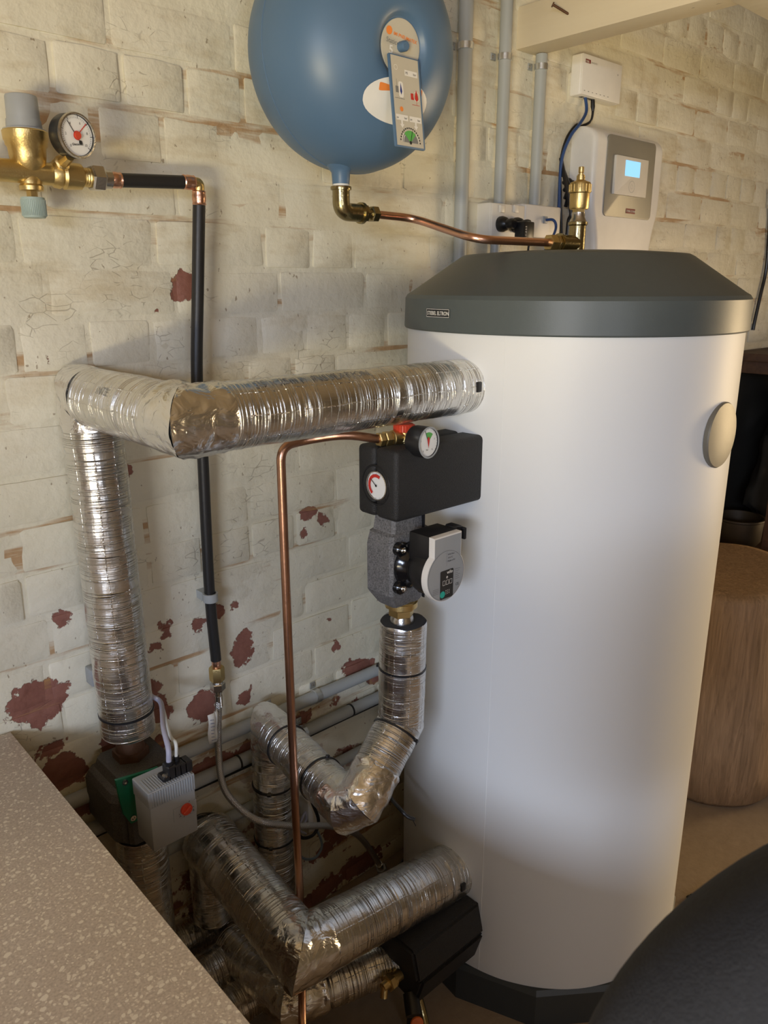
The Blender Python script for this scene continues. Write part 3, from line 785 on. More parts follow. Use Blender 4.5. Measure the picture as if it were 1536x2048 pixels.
# face: keyhole shaped grey plate with white rim
def keyhole(r, w, top, n=40):
    out = []; a0_ = math.asin(min(1, w/r))
    for k in range(n+1):
        a = PI/2-a0_-(2*PI-2*a0_)*k/n*1.0
        out.append((r*math.cos(a), r*math.sin(a)))
    out = [(w, top)]+out+[(-w, top)]
    return out
fm3 = lambda u, v, h: Vector((FX+u, FY+.014-h, FZ+v))
def keyplate(x0, x1, top, r, n=44):
    a1_ = math.acos(x1/r); a2_ = math.acos(x0/r); out = [(x1, top), (x1, r*math.sin(a1_))]
    for k in range(1, n): a = a1_-(a1_+2*PI-a2_)*k/n; out.append((r*math.cos(a), r*math.sin(a)))
    out += [(x0, r*math.sin(a2_)), (x0, top)]; return out
bm = B(); ol = keyplate(-.030, .038, .0725, .0478); slab(bm, fm3, ol, .0125, .0012)
face = put('face_plate', bm, 'whiteplastic', pump, ang=30, label='white rim, grey front')
fm = plane_map((FX, FY+.0012, FZ), (1, 0, 0), (0, 0, 1), 0)
bm = B(); poly(bm, fm, [(u*.955, v*.965) for u, v in ol]); flat('grey_front', bm, 'greyplastic', face)
fm = lambda off: plane_map((FX, FY+.0008-off, FZ), (1, 0, 0), (0, 0, 1), 0)
bm = B(); arc(bm, fm(0), 0, 0, 0, .0445, 0, 2*PI, 48); flat('label_disc', bm, 'greyplastic', face)
bm = B(); arc(bm, fm(.0002), 0, 0, .0442, .0448, 0, 2*PI, 48); stroke(bm, fm(.0002), (.0005, .042), (.0005, .016), .0005); flat('label_line', bm, 'inkgrey', face)
bm = B(); poly(bm, fm(.0004), rrect(-.015, -.0425, .018, .010, .003)); flat('control_panel', bm, 'ink', face, label='black control panel')
def ftext(s_, size, u_, v_, mt, off=.0006, al='LEFT', b=False, par=None):
    bm = text_bm(s_, size, lambda a, c: fm(off)(u_+a, v_+c), b, al); return flat('lettering', bm, mt, par or face)
ftext('wilo', .0085, .0015, .0025, 'paper', b=True)
for k, s_ in enumerate(('Wilo-Para', '15/6 SC', 'Made in EU')): ftext(s_, .0040, .0025, .036-.006*k, 'ink')
bm = B()
for k in range(3):
    x = -.0085+k*.0085; y = -.017
    for q in ((x, y, x+.006, y), (x, y+.008, x+.006, y+.008), (x, y, x, y+.008), (x+.006, y, x+.006, y+.008)): stroke(bm, fm(.0006), q[:2], q[2:], .0006)
    for j in range(3): stroke(bm, fm(.0006), (-.001+k*.004, -.028-j*.003), (.0006+k*.004, -.028-j*.003), .0012)
arc(bm, fm(.0006), .002, -.0035, .0012, .0022, 0, 2*PI, 12)
flat('panel_symbols', bm, 'paper', face)
bm = B(); arc(bm, fm(.0008), -.009, -.0335, 0, .0062, 0, 2*PI, 24); flat('dial_knob', bm, 'teal', face, label='teal button')
bm = B()
for k in range(6): stroke(bm, fm(.0005), (.021, .006-k*.0036), (.021+random.uniform(.008, .017), .006-k*.0036), .0008)
for k in range(4): stroke(bm, fm(.0005), (-.033, -.020-k*.003), (-.018, -.020-k*.003), .0008)
flat('fine_print', bm, 'inkgrey', face)
ftext('CE', .007, .024, -.025, 'ink')
# brass union under pump
bm = B(); nut(bm, (.945, .983, .998), (0, 0, 1), .0240, .017); nut(bm, (.945, .983, 1.013), (0, 0, 1), .0300, .019)
lathe(bm, (.945, .983, 1.012), (0, 0, 1), ((.031, .006), (.031, .016)), 28)
put('union_nut', bm, 'brass', pump)
bm = B(); lathe(bm, (.947, .983, .972), (0, 0, 1), ((.016, 0), (.024, .010), (.024, .016), (.020, .027)), 32); put('pipe_socket', bm, 'nickel', pump)

# copper discharge pipe
YC = 1.06
pts = [o_+d*.050, at(690, 868, y=1.01), at(612, 880, y=YC), at(557, 905, y=YC), at(563, 1000, y=YC), at(577, 1365, y=YC), at(597, 1830, y=YC)]
pts = [pts[0], pts[1], Vector((.742+.05, YC, pts[2].z)), Vector((.737, YC, pts[2].z-.004)), Vector((.737, YC, 1.15)), Vector((.740, YC, .60)), Vector((.745, YC-.0, .335)), Vector((at(604, 1985, y=.90).x, .905, .275)), Vector((at(612, 2040, y=.89).x, .895, .0))]
bm = B(); tube(bm, smoothpath(pts, [0, .05, .05, .05, .1, .1, .04, .05, 0], 10), .0078, 18)
tag(put('copper_pipe', bm, 'oldcopper', None), 'long thin bare copper pipe dropping to the floor in front of the wall', 'pipe')

# ---------------------------------------------------------------- expansion vessel
VX, VY, VZ, VR, VT = 1.037, 1.215, 1.996, .195, .147
NX = 1.004
ves = thing('expansion_vessel', 'round blue steel expansion vessel hung on the wall', 'vessel', (VX, VY, VZ-.2))
bm = B(); prof = []
for k in range(0, 27):   # back half then front half with dish
    a = math.radians(-90+k*(90+0)/26); prof.append((VR*max(0, math.cos(a))**.72, VT*math.sin(a)*1.0))
prof[0] = (0, -VT)
for k in range(1, 27):
    a = math.radians(k*90/26); r_ = VR*max(0, math.cos(a))**.72; h_ = VT*math.sin(a)
    if r_ < .058: break
    prof.append((r_, h_))
hl = prof[-1][1]
prof += [(.054, hl-.000), (.050, hl-.0035), (.046, hl-.008), (.044, hl-.010), (0, hl-.010)]
lathe(bm, (VX, VY, VZ), (0, -1, 0), prof, 112)
vb = put('shell', bm, 'blue', ves, ang=60)
bm = B(); lathe(bm, (VX, VY, VZ), (0, -1, 0), ((VR-.001, .003), (VR+.0008, .004), (VR+.0008, .006), (VR-.002, .007)), 112, caps=False)
put('weld_seam', bm, 'blue', ves)
bm = B(); lathe(bm, (NX, VY, VZ), (0, 0, -1), ((.040, VR-.022), (.022, VR-.004), (.0175, VR+.002), (.0160, VR+.022)), 32)
put('neck', bm, 'blue', ves)
bm = B(); lathe(bm, (NX, VY, VZ), (0, 0, -1), ((.0155, VR+.020), (.0155, VR+.032)), 32); put('thread_tape', bm, 'paper', ves, label='white sealing tape')
yf = VY-hl
dmv = lambda off, yy=yf+.010: plane_map((VX, yy-off, VZ), (1, 0, 0), (0, 0, 1), 0)
bm = B(); lathe(bm, (VX, yf+.0105, VZ), (0, -1, 0), ((.0425, 0), (.0425, .0022), (.0420, .0026), (0, .0026)), 60)
st = put('disc_sticker', bm, 'paperbeige', ves, label='round silver-beige sticker')
def vt(s_, size, u_, v_, mt, rot=-.0, al='LEFT', b=False, off=.0032, yy=yf+.0105, par=None):
    m = plane_map((VX, yy-off, VZ), (1, 0, 0), (0, 0, 1), 0); ca, sa = math.cos(rot), math.sin(rot)
    bm = text_bm(s_, size, lambda a, c: m(u_+a*ca-c*sa, v_+a*sa+c*ca), b, al); return flat('lettering', bm, mt, par or st)
vt('IMI PNEUMATEX', .0072, -.018, .0155, 'inkorange', -.12, b=True)
vt('Statico', .0105, -.033, .0035, 'inkgrey', -.1)
vt('5', .018, -.026, -.013, 'paper', b=True)
for k in range(5): vt('SD 25  3 bar  25 l', .0046, -.018, -.017-.0045*k, 'paper')
vt('1234', .005, -.012, -.0375, 'inkorange')
m_ = plane_map((VX, yf+.0105-.0032, VZ), (1, 0, 0), (0, 0, 1), 0)
bm = B(); arc(bm, m_, -.027, .0205, 0, .0065, 0, 2*PI, 24); flat('emblem', bm, 'inkorange', st)
bm = B(); lathe(bm, (VX, yf+.008, VZ), (0, -1, 0), ((.0085, 0), (.0085, .012), (.0065, .015), (0, .015)), 12); put('valve_cap', bm, 'blue', ves)
# paper label stuck on the lower shell behind the card
def onves(u, v, off=.0008):
    r = math.hypot(u, v); c_ = min(1, (r/VR)**(1/.72)); return Vector((VX+u, VY-VT*math.sin(math.acos(c_))-off, VZ+v))
def veslabel(outline, mt, name, off, div=14, lab=None):
    bm = B(); n = len(outline); cx = sum(p[0] for p in outline)/n; cy = sum(p[1] for p in outline)/n; rings = [[bm.verts.new(onves(cx, cy, off))]]
    for k in range(1, div+1): rings.append([bm.verts.new(onves(cx+(a-cx)*k/div, cy+(b-cy)*k/div, off)) for a, b in outline])
    for r1, r2 in zip(rings, rings[1:]):
        for k in range(n):
            j = (k+1) % n
            if len(r1) == 1: bm.faces.new((r1[0], r2[k], r2[j]))
            else: bm.faces.new((r1[k], r2[k], r2[j], r1[j]))
    return put(name, bm, mt, ves, ang=None, label=lab)
ov = [(.070*math.copysign(abs(math.cos(a))**1.2, math.cos(a))-.004, .036*math.copysign(abs(math.sin(a))**.9, math.sin(a))-.083) for a in (2*PI*k/40 for k in range(40))]
veslabel(ov, 'paper', 'oval_label', .0008, lab='white oval label with an orange band')
veslabel(rrect(-.048, -.072, .048, -.060, .002), 'inkorange', 'orange_band', .0013, 8)
# plastic wallet card with the pressure gauge print
cc = Vector((VX, yf-.004, 0)); th_ = math.radians(-4)
cz0, cz1 = VZ-.205, VZ-.034
tilt = Vector((0, -.22, -1)).normalized()   # follows the sloping shell and hangs from the cap
ex = Vector((1, 0, 0)); top = Vector((VX-.043, yf+.001, VZ-.027))
card = thing('gauge_card', 'grey printed pressure guide card in a blue-edged plastic holder hanging on the blue vessel', 'card', top)
ey = Vector((-.03, .10, 1)).normalized(); nn = ex.cross(ey).normalized()
CW, CH = .064, .142
cmap3 = lambda u, v, h: top+ex*u+ey*(v-CH)+nn*h
bm = B(); slab(bm, cmap3, rrect(-.004, -.003, CW+.004, CH, .003), .0035, .0006); put('card_holder', bm, 'blue', card)
cm_ = lambda off: (lambda u, v: cmap3(u, v, .0037+off))
bm = B(); rect(bm, cm_(0), 0, 0, CW, CH-.002); cd = flat('card', bm, 'paperbeige', card)
def crect(mt, *rs, off=.0003, name='print'):
    bm = B()
    for r_ in rs: rect(bm, cm_(off), *r_)
    return flat(name, bm, mt, card)
crect('paper', (.030, .112, .060, .121), (.002, .040, .030, .049), (.034, .040, .062, .049), name='white_field')
crect('inkgrey', (.006, .083, .013, .093), (.003, .074, .026, .0747), (.018, .074, .0187, .080), (.009, .093, .0096, .104), name='boiler_symbol')
crect('inkred', (.041, .076, .048, .086), (.043, .068, .061, .0687), (.054, .068, .0547, .074), name='hot_symbol')
bm = B(); poly(bm, cm_(.0004), ((.0185, .080), (.021, .086), (.0195, .094), (.0185, .099), (.0175, .094), (.016, .086))); flat('blue_drop', bm, 'inkblue', card)
bm = B(); poly(bm, cm_(.0004), ((.0545, .074), (.0585, .078), (.058, .083), (.0545, .093), (.051, .083), (.0505, .078))); flat('red_drop', bm, 'inkred', card)
bm = B(); arc(bm, cm_(.0004), .0165, .058, 0, .004, 0, 2*PI, 14); flat('orange_spot', bm, 'inkorange', card)
bm = B()
for ax in (.015, .048): poly(bm, cm_(.0004), ((ax-.002, .040), (ax+.002, .040), (ax+.002, .034), (ax+.005, .034), (ax, .028), (ax-.005, .034), (ax-.002, .034)))
poly(bm, cm_(.0003), rrect(.013, .076, .024, .101, .004)); arc(bm, cm_(.0003), .0545, .082, .007, .0078, 0, 2*PI, 24); arc(bm, cm_(.0003), .010, .122, .0035, .0042, 0, 2*PI, 16)
flat('pale_outline', bm, 'paper', card)
gcx, gcy = .032, .006
bm = B(); arc(bm, cm_(.0003), gcx, gcy, 0, .0185, 0, PI, 24); flat('dial_back', bm, 'inkgrey', card)
bm = B(); arc(bm, cm_(.0005), gcx, gcy, 0, .0195, math.radians(45), math.radians(135), 16); flat('green_sector', bm, 'green', card)
bm = B()
for k in range(16): arc(bm, cm_(.0005), gcx, gcy, .022, .0245, PI*k/16, PI*k/16+.11, 2)
flat('dial_ticks', bm, 'ink', card)
bm = B()
arc(bm, cm_(.0005), gcx, gcy, .0198, .021, math.radians(135), PI, 10); arc(bm, cm_(.0005), gcx, gcy, .016, .0172, math.radians(137), PI, 10); arc(bm, cm_(.0005), gcx, gcy, .0198, .021, 0, math.radians(45), 10)
flat('dial_arcs', bm, 'paper', card)
bm = B(); stroke(bm, cm_(.0008), (gcx, gcy), (gcx+.006, gcy+.019), .0012); arc(bm, cm_(.0008), gcx, gcy, 0, .0028, 0, 2*PI, 14); flat('dial_pointer', bm, 'ink', card)
def ct(s_, size, u, v): bm = text_bm(s_, size, lambda a, c: cm_(.0006)(u+a, v+c)); flat('lettering', bm, 'ink', card)
ct('PS', .0055, .032, .1145); ct('bar', .0055, .050, .1145); ct('pa', .005, .003, .0425); ct('bar', .005, .021, .0425); ct('pe', .005, .035, .0425); ct('bar', .005, .053, .0425)
tq = Vector((0, -1, 0)).rotation_difference(Vector((-.06, -1, -.075))).to_matrix().to_4x4()
tpiv = Vector((VX, VY, VZ))-ves.location
for o in ves.children_recursive:
    if o.name.split('.')[0] not in ('neck', 'thread_tape'): o.data.transform(Matrix.Translation(tpiv) @ tq @ Matrix.Translation(-tpiv))
# wall bracket behind vessel
bm = B(); span(bm, VX-.03, VX+.03, VY+VT-.006, WY-.002, VZ-.10, VZ+.10, .003); put('wall_bracket', bm, 'blue', ves)
# elbow below vessel
zb = VZ-VR-.030
el = thing('brass_elbow', 'tarnished brass elbow and compression fitting under the blue vessel', 'fitting', (VX, VY, zb-.05))
bm = B(); ce = Vector((NX, VY, zb)); rE = .0165
p_ = smoothpath([ce, ce+Vector((0, 0, -.040)), ce+Vector((.052, 0, -.040))], .026, 10)
tube(bm, p_, rE, 28)
lathe(bm, ce+Vector((0, 0, .004)), (0, 0, -1), ((rE+.003, 0), (rE+.0035, .002), (rE+.003, .006)), 32)
cx_ = ce+Vector((.052, 0, -.040)); lathe(bm, cx_, (1, 0, 0), ((rE+.003, -.006), (rE+.0035, 0)), 32)
put('elbow', bm, 'oldbrass', el)
bm = B(); nut(bm, cx_+Vector((.001, 0, 0)), (1, 0, 0), .0165, .009); cyl(bm, cx_, cx_+Vector((.022, 0, 0)), .0105); nut(bm, cx_+Vector((.020, 0, 0)), (1, 0, 0), .0155, .018)
put('compression_nut', bm, 'oldbrass', el)
# air vent tee on tank top
TZ = 1.663
vp = Vector((TX+.000, TY+.0, TZ))
vx_, vy_ = TX+.006, TY
av = thing('air_vent', 'brass automatic air vent on a tee screwed into the tank lid', 'vent', (vx_, vy_, TZ-.02))
bm = B(); lathe(bm, (vx_, vy_, TZ-.03), (0, 0, 1), ((.0170, 0), (.0170, .082), (.0198, .084), (.0198, .089), (.0170, .090)), 32)
teez = TZ+.017
dirp = Vector((-1, .10, 0)).normalized()
lathe(bm, (vx_, vy_, teez), dirp, ((.0165, .006), (.0165, .050), (.0190, .051), (.0190, .056)), 32)
put('tee', bm, 'oldbrass', av)
bm = B(); nut(bm, Vector((vx_, vy_, teez))+dirp*.056, dirp, .0155, .008); nut(bm, Vector((vx_, vy_, teez))+dirp*.065, dirp, .0170, .022)
put('compression_nut', bm, 'brass', av)
bm = B(); lathe(bm, (vx_, vy_, TZ+.058), (0, 0, 1), ((.0160, 0), (.0175, .002), (.0135, .010), (.0135, .020)), 30); put('reducer', bm, 'nickel', av)
bm = B(); nut(bm, (vx_, vy_, TZ+.074), (0, 0, 1), .0135, .012)
lathe(bm, (vx_, vy_, TZ+.084), (0, 0, 1), ((.018, 0), (.0195, .003), (.0200, .026), (.0200, .030), (.0215, .032), (.0215, .047), (.020, .051), (.012, .054), (.0085, .056), (.0085, .064), (.0065, .065), (.0065, .067)), 40)
put('float_chamber', bm, 'brass', av)
bm = B()
for k in range(16):
    a = 2*PI*k/16; box(bm, (vx_+.0215*math.cos(a), vy_+.0215*math.sin(a), TZ+.124), (.003, .003, .015), .0005, 1)
put('ribbed_collar', bm, 'brass', av)
bm = B(); lathe(bm, (vx_, vy_, TZ+.149), (0, 0, 1), ((.0042, 0), (.0042, .004), (.0056, .005), (.0056, .015), (.0045, .016)), 16); put('vent_screw', bm, 'brass', av)
# copper link pipe vessel -> tee
a_ = cx_+Vector((.030, 0, 0)); e_ = Vector((vx_, vy_, teez))+dirp*.080
k1 = at(842, 402, y=1.205); k2 = at(948, 484, y=1.12)
k1 = Vector((a_.x+.105, VY-.003, a_.z-.002)); k2 = e_+dirp*.205; k2.z = e_.z
bm = B(); tube(bm, smoothpath([a_, k1, k2, e_], .045, 12), .0078, 20)
tag(put('copper_pipe', bm, 'copper', None), 'bright copper pipe linking the blue vessel to the tank lid', 'pipe')

# ---------------------------------------------------------------- pressure reducing valve, upper left
qx, qy = .512, 1.318
def atv(px, py, yy=qy): return at(px, py, y=yy)
cP = atv(62, 345); qx = cP.x; qz = cP.z
prv = thing('pressure_reducing_valve', 'brass pressure reducing valve with grey cap and round gauge, top left', 'valve', (qx, qy, qz))
# geometry in real millimetres around the valve axis
bm = B()
lathe(bm, (qx-.002, qy, qz), (0, 0, 1), ((.011, -.027), (.0172, -.026), (.0178, -.020), (.0155, -.017), (.0155, -.008), (.013, -.003), (.018, .003), (.0245, .011), (.0265, .022), (.0275, .034), (.0300, .037), (.0305, .042), (.0320, .044), (.033, .056), (.031, .058)), 48)
cyl(bm, (qx-.085, qy, qz-.0), (qx+.072, qy, qz-.0), .0165, 32)
lathe(bm, (qx+.030, qy, qz), (1, 0, 0), ((.0165, 0), (.0195, .004), (.0205, .012), (.018, .016), (.021, .020), (.0205, .026), (.0195, .046), (.017, .048)), 36)
put('valve_body', bm, 'brass', prv)
bm = B(); nut(bm, (qx-.082, qy, qz), (1, 0, 0), .026, .022); put('inlet_nut', bm, 'brass', prv)
bm = B(); lathe(bm, (qx-.002, qy, qz+.056), (0, 0, 1), ((.031, 0), (.031, .003), (.026, .0035), (.0255, .006)), 40, caps=False)
lathe(bm, (qx-.002, qy, qz+.059), (0, 0, 1), ((.0258, 0), (.0248, .014)), 12, PI/12)
lathe(bm, (qx-.002, qy, qz+.059), (0, 0, 1), ((.0236, .013), (.0228, .044), (.0220, .0465), (.019, .0475), (0, .047)), 40)
put('adjuster_cap', bm, 'greyplastic', prv, label='grey plastic adjusting cap')
bm = B(); lathe(bm, (qx-.002, qy, qz-.038), (0, 0, 1), ((.0085, 0), (.0085, .013)), 6); put('drain_stem', bm, 'brass', prv)
bm = B(); lathe(bm, (qx-.002, qy, qz-.066), (0, 0, 1), ((0, 0), (.0155, .0005), (.017, .003), (.018, .026), (.017, .030), (0, .030)), 40)
for k in range(44):
    a = 2*PI*k/44; box(bm, (qx-.002+.0176*math.cos(a), qy+.0176*math.sin(a), qz-.051), (.0012, .0012, .023), 0)
put('drain_knob', bm, 'aqua', prv, label='pale green ribbed knob')
# boss mark on the body
bm = B(); mk = cylmap(qx-.002, qy, .0334, math.radians(-75), qz+.047); arc(bm, mk, 0, .004, .0042, .0052, .6, 5.6, 18); arc(bm, mk, .0015, .004, .0, .0018, 0, 2*PI, 10)
flat('cast_mark', bm, 'brass', prv)
# gauge
gn = Vector((.22, -.975, -.02)).normalized(); gc2 = atv(153, 271, qy-.055)
gq, gm2 = gauge(prv, gc2, Vector((.24, -.97, -.04)), .0315, .026, rim='black', up=(-.12, 0, 1), lab='round pressure gauge with white dial')
bm = B(); lathe(bm, gc2, Vector((.24, -.97, -.04)), ((.0318, -.001), (.0325, .0015), (.0312, .0045), (.0288, .0046), (.0283, .001)), 60, caps=False); put('bezel', bm, 'nickel', gq, label='chrome bezel')
bm = B()
for k in range(41):
    a = math.radians(-45+k*270/40); q0 = .0235; q1 = q0+(.0048 if k % 6 == 0 else .002)
    stroke(bm, gm2(.0008), (q0*math.cos(a), q0*math.sin(a)), (q1*math.cos(a), q1*math.sin(a)), .0008 if k % 6 == 0 else .0004)
flat('dial_ticks', bm, 'ink', gq)
for k, s_ in enumerate(('0', '2', '4', '6', '8', '10')):
    a = math.radians(225-k*54); f0 = gm2(.0009); bm = text_bm(s_, .0052, lambda u, v, a=a, f0=f0: f0(.0190*math.cos(a)+u, .0190*math.sin(a)-.002+v), align='CENTER'); flat('dial_lettering', bm, 'ink', gq)
f0 = gm2(.0009); bm = text_bm('Giacomini', .0048, lambda u, v: f0(u-.001, -.0135+v), True, 'CENTER'); flat('dial_lettering', bm, 'ink', gq)
bm = B(); stroke(bm, gm2(.0014), (.004, -.010), (-.013, .020), .0013); arc(bm, gm2(.0014), .0045, -.0095, 0, .003, 0, 2*PI, 14); flat('needle', bm, 'ink', gq)
bm = B(); stroke(bm, gm2(.0016), (0, 0), (.019, .016), .0014); arc(bm, gm2(.0018), 0, 0, 0, .0065, 0, 2*PI, 20); flat('red_pointer', bm, 'inkred', gq)
bm = B(); lathe(bm, gc2, Vector((.24, -.97, -.04)), ((0, .001), (.0055, .001), (.005, .005), (0, .005)), 16); put('pointer_hub', bm, 'red', gq)
bq = Vector((qx+.042, qy, qz+.012)); gb_ = gc2+Vector((-.010, .015, -.030))
bm = B(); lathe(bm, bq, gb_-bq, ((.011, 0), (.0115, .006), (.009, .009), (.012, .011), (.012, .020), (.009, .022), (.007, (gb_-bq).length+.006)), 8); put('gauge_stem', bm, 'brass', prv)
# outlet fittings
bm = B(); cyl(bm, (qx+.076, qy, qz), (qx+.094, qy, qz), .0135); lathe(bm, (qx+.076, qy, qz), (1, 0, 0), tuple((.0135+(.0012 if k % 2 else 0), .002*k) for k in range(9)), 28)
put('outlet_thread', bm, 'brass', prv)
bm = B(); nut(bm, (qx+.092, qy, qz), (1, 0, 0), .0205, .022); cyl(bm, (qx+.112, qy, qz), (qx+.126, qy, qz), .0145); put('union_nut', bm, 'nickel', prv)
# black lagged pipe with press elbow
bp = thing('water_pipe', 'black lagged water pipe with copper press elbow running down the wall', 'pipe', (.77, 1.35, .8))
x_e = at(398, 370, y=qy).x; yb = 1.352
s0_ = Vector((qx+.124, qy, qz)); e0_ = Vector((x_e, qy, qz+.007))
e1 = Vector((x_e, qy, qz-.03)); pA = at(394, 760, y=1.335); pB = at(405, 905, y=1.345); pC = at(420, 1195, y=1.352); pD = at(432, 1320, y=1.352)
def ring(a, b, r, mt, nm, lab=None):
    bm = B(); a, b = Vector(a), Vector(b); L = (b-a).length
    lathe(bm, a, b-a, ((r*.9, 0), (r, .0015), (r*.93, L*.2), (r, L*.35), (r, L*.65), (r*.93, L*.8), (r, L-.0015), (r*.9, L)), 28); return put(nm, bm, mt, bp, label=lab)
bm = B(); cyl(bm, s0_+Vector((.010, 0, 0)), e0_-Vector((.020, 0, 0)), .0112, 24); put('black_lagging', bm, 'blackpipe', bp)
ring(s0_, s0_+Vector((.020, 0, 0)), .0128, 'copper', 'press_sleeve', 'copper press sleeve')
bm = B(); lathe(bm, s0_-Vector((.004, 0, 0)), (1, 0, 0), ((.0135, 0), (.0135, .005)), 24); put('white_collar', bm, 'paper', bp)
ring(e0_-Vector((.032, 0, 0)), e0_-Vector((.010, 0, 0)), .0125, 'copper', 'press_sleeve')
bm = B(); tube(bm, smoothpath([e0_-Vector((.012, 0, 0)), e0_, e0_+Vector((0, .002, -.016))], .009, 6), .0098, 20); put('elbow', bm, 'brass', bp)
ring(e0_+Vector((0, .002, -.012)), e0_+Vector((0, .003, -.036)), .0125, 'copper', 'press_sleeve')
bm = B(); tube(bm, catmull([e0_+Vector((0, .003, -.030)), at(396, 560, y=1.328), pA, pB, at(412, 1050, y=1.35), pC, pD], 10), .0112, 24)
put('black_lagging', bm, 'blackpipe', bp)
cl = at(421, 1194, y=1.35)
bm = B(); lathe(bm, cl+Vector((0, 0, -.009)), (0, 0, 1), ((.0115, 0), (.0155, 0), (.0155, .018), (.0115, .018)), 28, caps=False); span(bm, cl.x-.012, cl.x+.012, cl.y+.012, WY-.001, cl.z-.009, cl.z+.009)
put('pipe_clip', bm, 'conduit', bp, label='light grey clip')
ring(pD+Vector((0, 0, .004)), pD-Vector((0, 0, .018)), .0095, 'copper', 'copper_stub')
bm = B(); nut(bm, pD-Vector((0, 0, .016)), (0, 0, -1), .0165, .032, .06); put('brass_nut', bm, 'brass', bp)
bm = B(); lathe(bm, pD-Vector((0, 0, .048)), (0, 0, -1), ((.013, 0), (.014, .004), (.011, .007)), 24); nut(bm, pD-Vector((0, 0, .053)), (0, 0, -1), .0165, .018); lathe(bm, pD-Vector((0, 0, .070)), (0, 0, -1), ((.011, 0), (.008, .010), (.0075, .022)), 20)
put('hose_nut', bm, 'nickel', bp)
# braided hose
hs = thing('braided_hose', 'steel braided flexible hose sweeping below the black pipe', 'hose', pD-Vector((0, 0, .1)))
h0 = pD-Vector((0, 0, .088))
hp = [h0, at(437, 1500, y=1.34), at(446, 1570, y=1.30), at(475, 1612, y=1.26), at(520, 1642, y=1.22), at(590, 1652, y=1.20), at(660, 1652, y=1.20), at(712, 1668, y=1.22), at(742, 1702, y=1.26), at(762, 1735, y=1.30)]
bm = B(); tube(bm, catmull(hp, 12), .0075, 18, True); put('braid', bm, 'braid', hs)
bm = B(); tube(bm, [h0+Vector((0, 0, .004)), h0-Vector((0, 0, .022))], .0088, 20); d_ = (hp[-1]-hp[-2]).normalized(); tube(bm, [hp[-1]-d_*.03, hp[-1]], .0090, 20); put('crimp_sleeve', bm, 'nickel', hs)
bm = B(); nut(bm, hp[-1], d_, .015, .03); put('end_nut', bm, 'greyplastic', hs)
tc = at(428, 1455, y=1.325)
bm = B()
for u0, u1, yv in ((-.014, .004, .0), (.004, .016, .012)):
    g_ = [[bm.verts.new((tc.x+u, tc.y+yv*k_+.004*math.sin(j), tc.z-.035+.07*j/6)) for k_, u in ((0, u0), (1, u1))] for j in range(7)]
    for j in range(6): bm.faces.new((g_[j][0], g_[j][1], g_[j+1][1], g_[j+1][0]))
rt_ = bmesh.ops.extrude_face_region(bm, geom=bm.faces[:]); bmesh.ops.translate(bm, vec=(0, -.0008, 0), verts=[v for v in rt_['geom'] if isinstance(v, bmesh.types.BMVert)])
tagm = put('label_tag', bm, 'paper', hs, ang=None, label='white paper wrap-around label')
bm = B()
tm = plane_map((tc.x-.012, tc.y-.0062, tc.z+.03), (1, 0, 0), (0, 0, 1))
for k in range(7): stroke(bm, tm, (.001, -.006-k*.008), (.001+random.uniform(.006, .013), -.008-k*.008), .001)
flat('label_print', bm, 'inkblue', tagm)

# ---------------------------------------------------------------- conduits
def saddle(c, d, r, parent, w_=.016):
    bm = B(); d_, u, v = basis(d); lathe(bm, Vector(c)-d_*w_/2, d_, ((r, 0), (r+.0022, .001), (r+.0022, w_-.001), (r, w_)), 24, caps=False)
    perp = Vector((0, -1, 0)).cross(d_)
    for s in (-1, 1):
        q = Vector(c)+perp*(r+.008)*s; q.y = WY-.006
        rot = Matrix((perp, Vector((0, 1, 0)), d_)).transposed(); box(bm, q, (.018, .003, w_), .0008, 1, rot)
    o = put('saddle_clip', bm, 'clamp', parent, label='galvanised saddle clip')
    for s in (-1, 1):
        bm = B(); q = Vector(c)+perp*(r+.010)*s; lathe(bm, (q.x, WY-.0075, q.z), (0, -1, 0), ((.0035, 0), (.003, .0018), (0, .0022)), 12); put('screw', bm, 'nickel', o)
def conduit(label, a, b, r, clips, grp):
    t_ = thing('conduit', label, 'conduit', (a[0], a[1], min(a[2], b[2])), grp)
    bm = B(); cyl(bm, a, b, r, 24); put('tube', bm, 'conduit', t_)
    for c in clips: saddle(c, Vector(b)-Vector(a), r, t_)
    return t_
yc = WY-.024
G2 = 'grey vertical conduits on the wall'
xq = at(927, 240, y=yc).x; r1_ = .0165
conduit('grey upright conduit beside the blue vessel, leftmost of three', (xq, yc, 1.25), (xq, yc, 2.73), r1_, [(xq, yc, at(930, 92, y=yc).z)], G2)
xq2 = at(1005, 240, y=yc).x
conduit('grey upright conduit ending at the double socket', (xq2, yc, 1.745), (xq2, yc, 2.73), .0150, [(xq2, yc, at(1012, 115, y=yc).z)], G2)
cdx = thing('conduit', 'short grey conduit below the double socket', 'conduit', (xq2, yc, 1.3), G2)
bm = B(); cyl(bm, (xq2-.01, yc, 1.2), (xq2-.01, yc, 1.715), .0125); put('tube', bm, 'conduit', cdx)
xq3 = at(1077, 240, y=yc).x
conduit('grey upright conduit under the beam, rightmost of three', (xq3, yc, 1.745), (xq3, yc, 2.157), .0150, [(xq3, yc, at(1084, 135, y=yc).z)], G2)
G3 = 'grey horizontal conduits low on the wall'
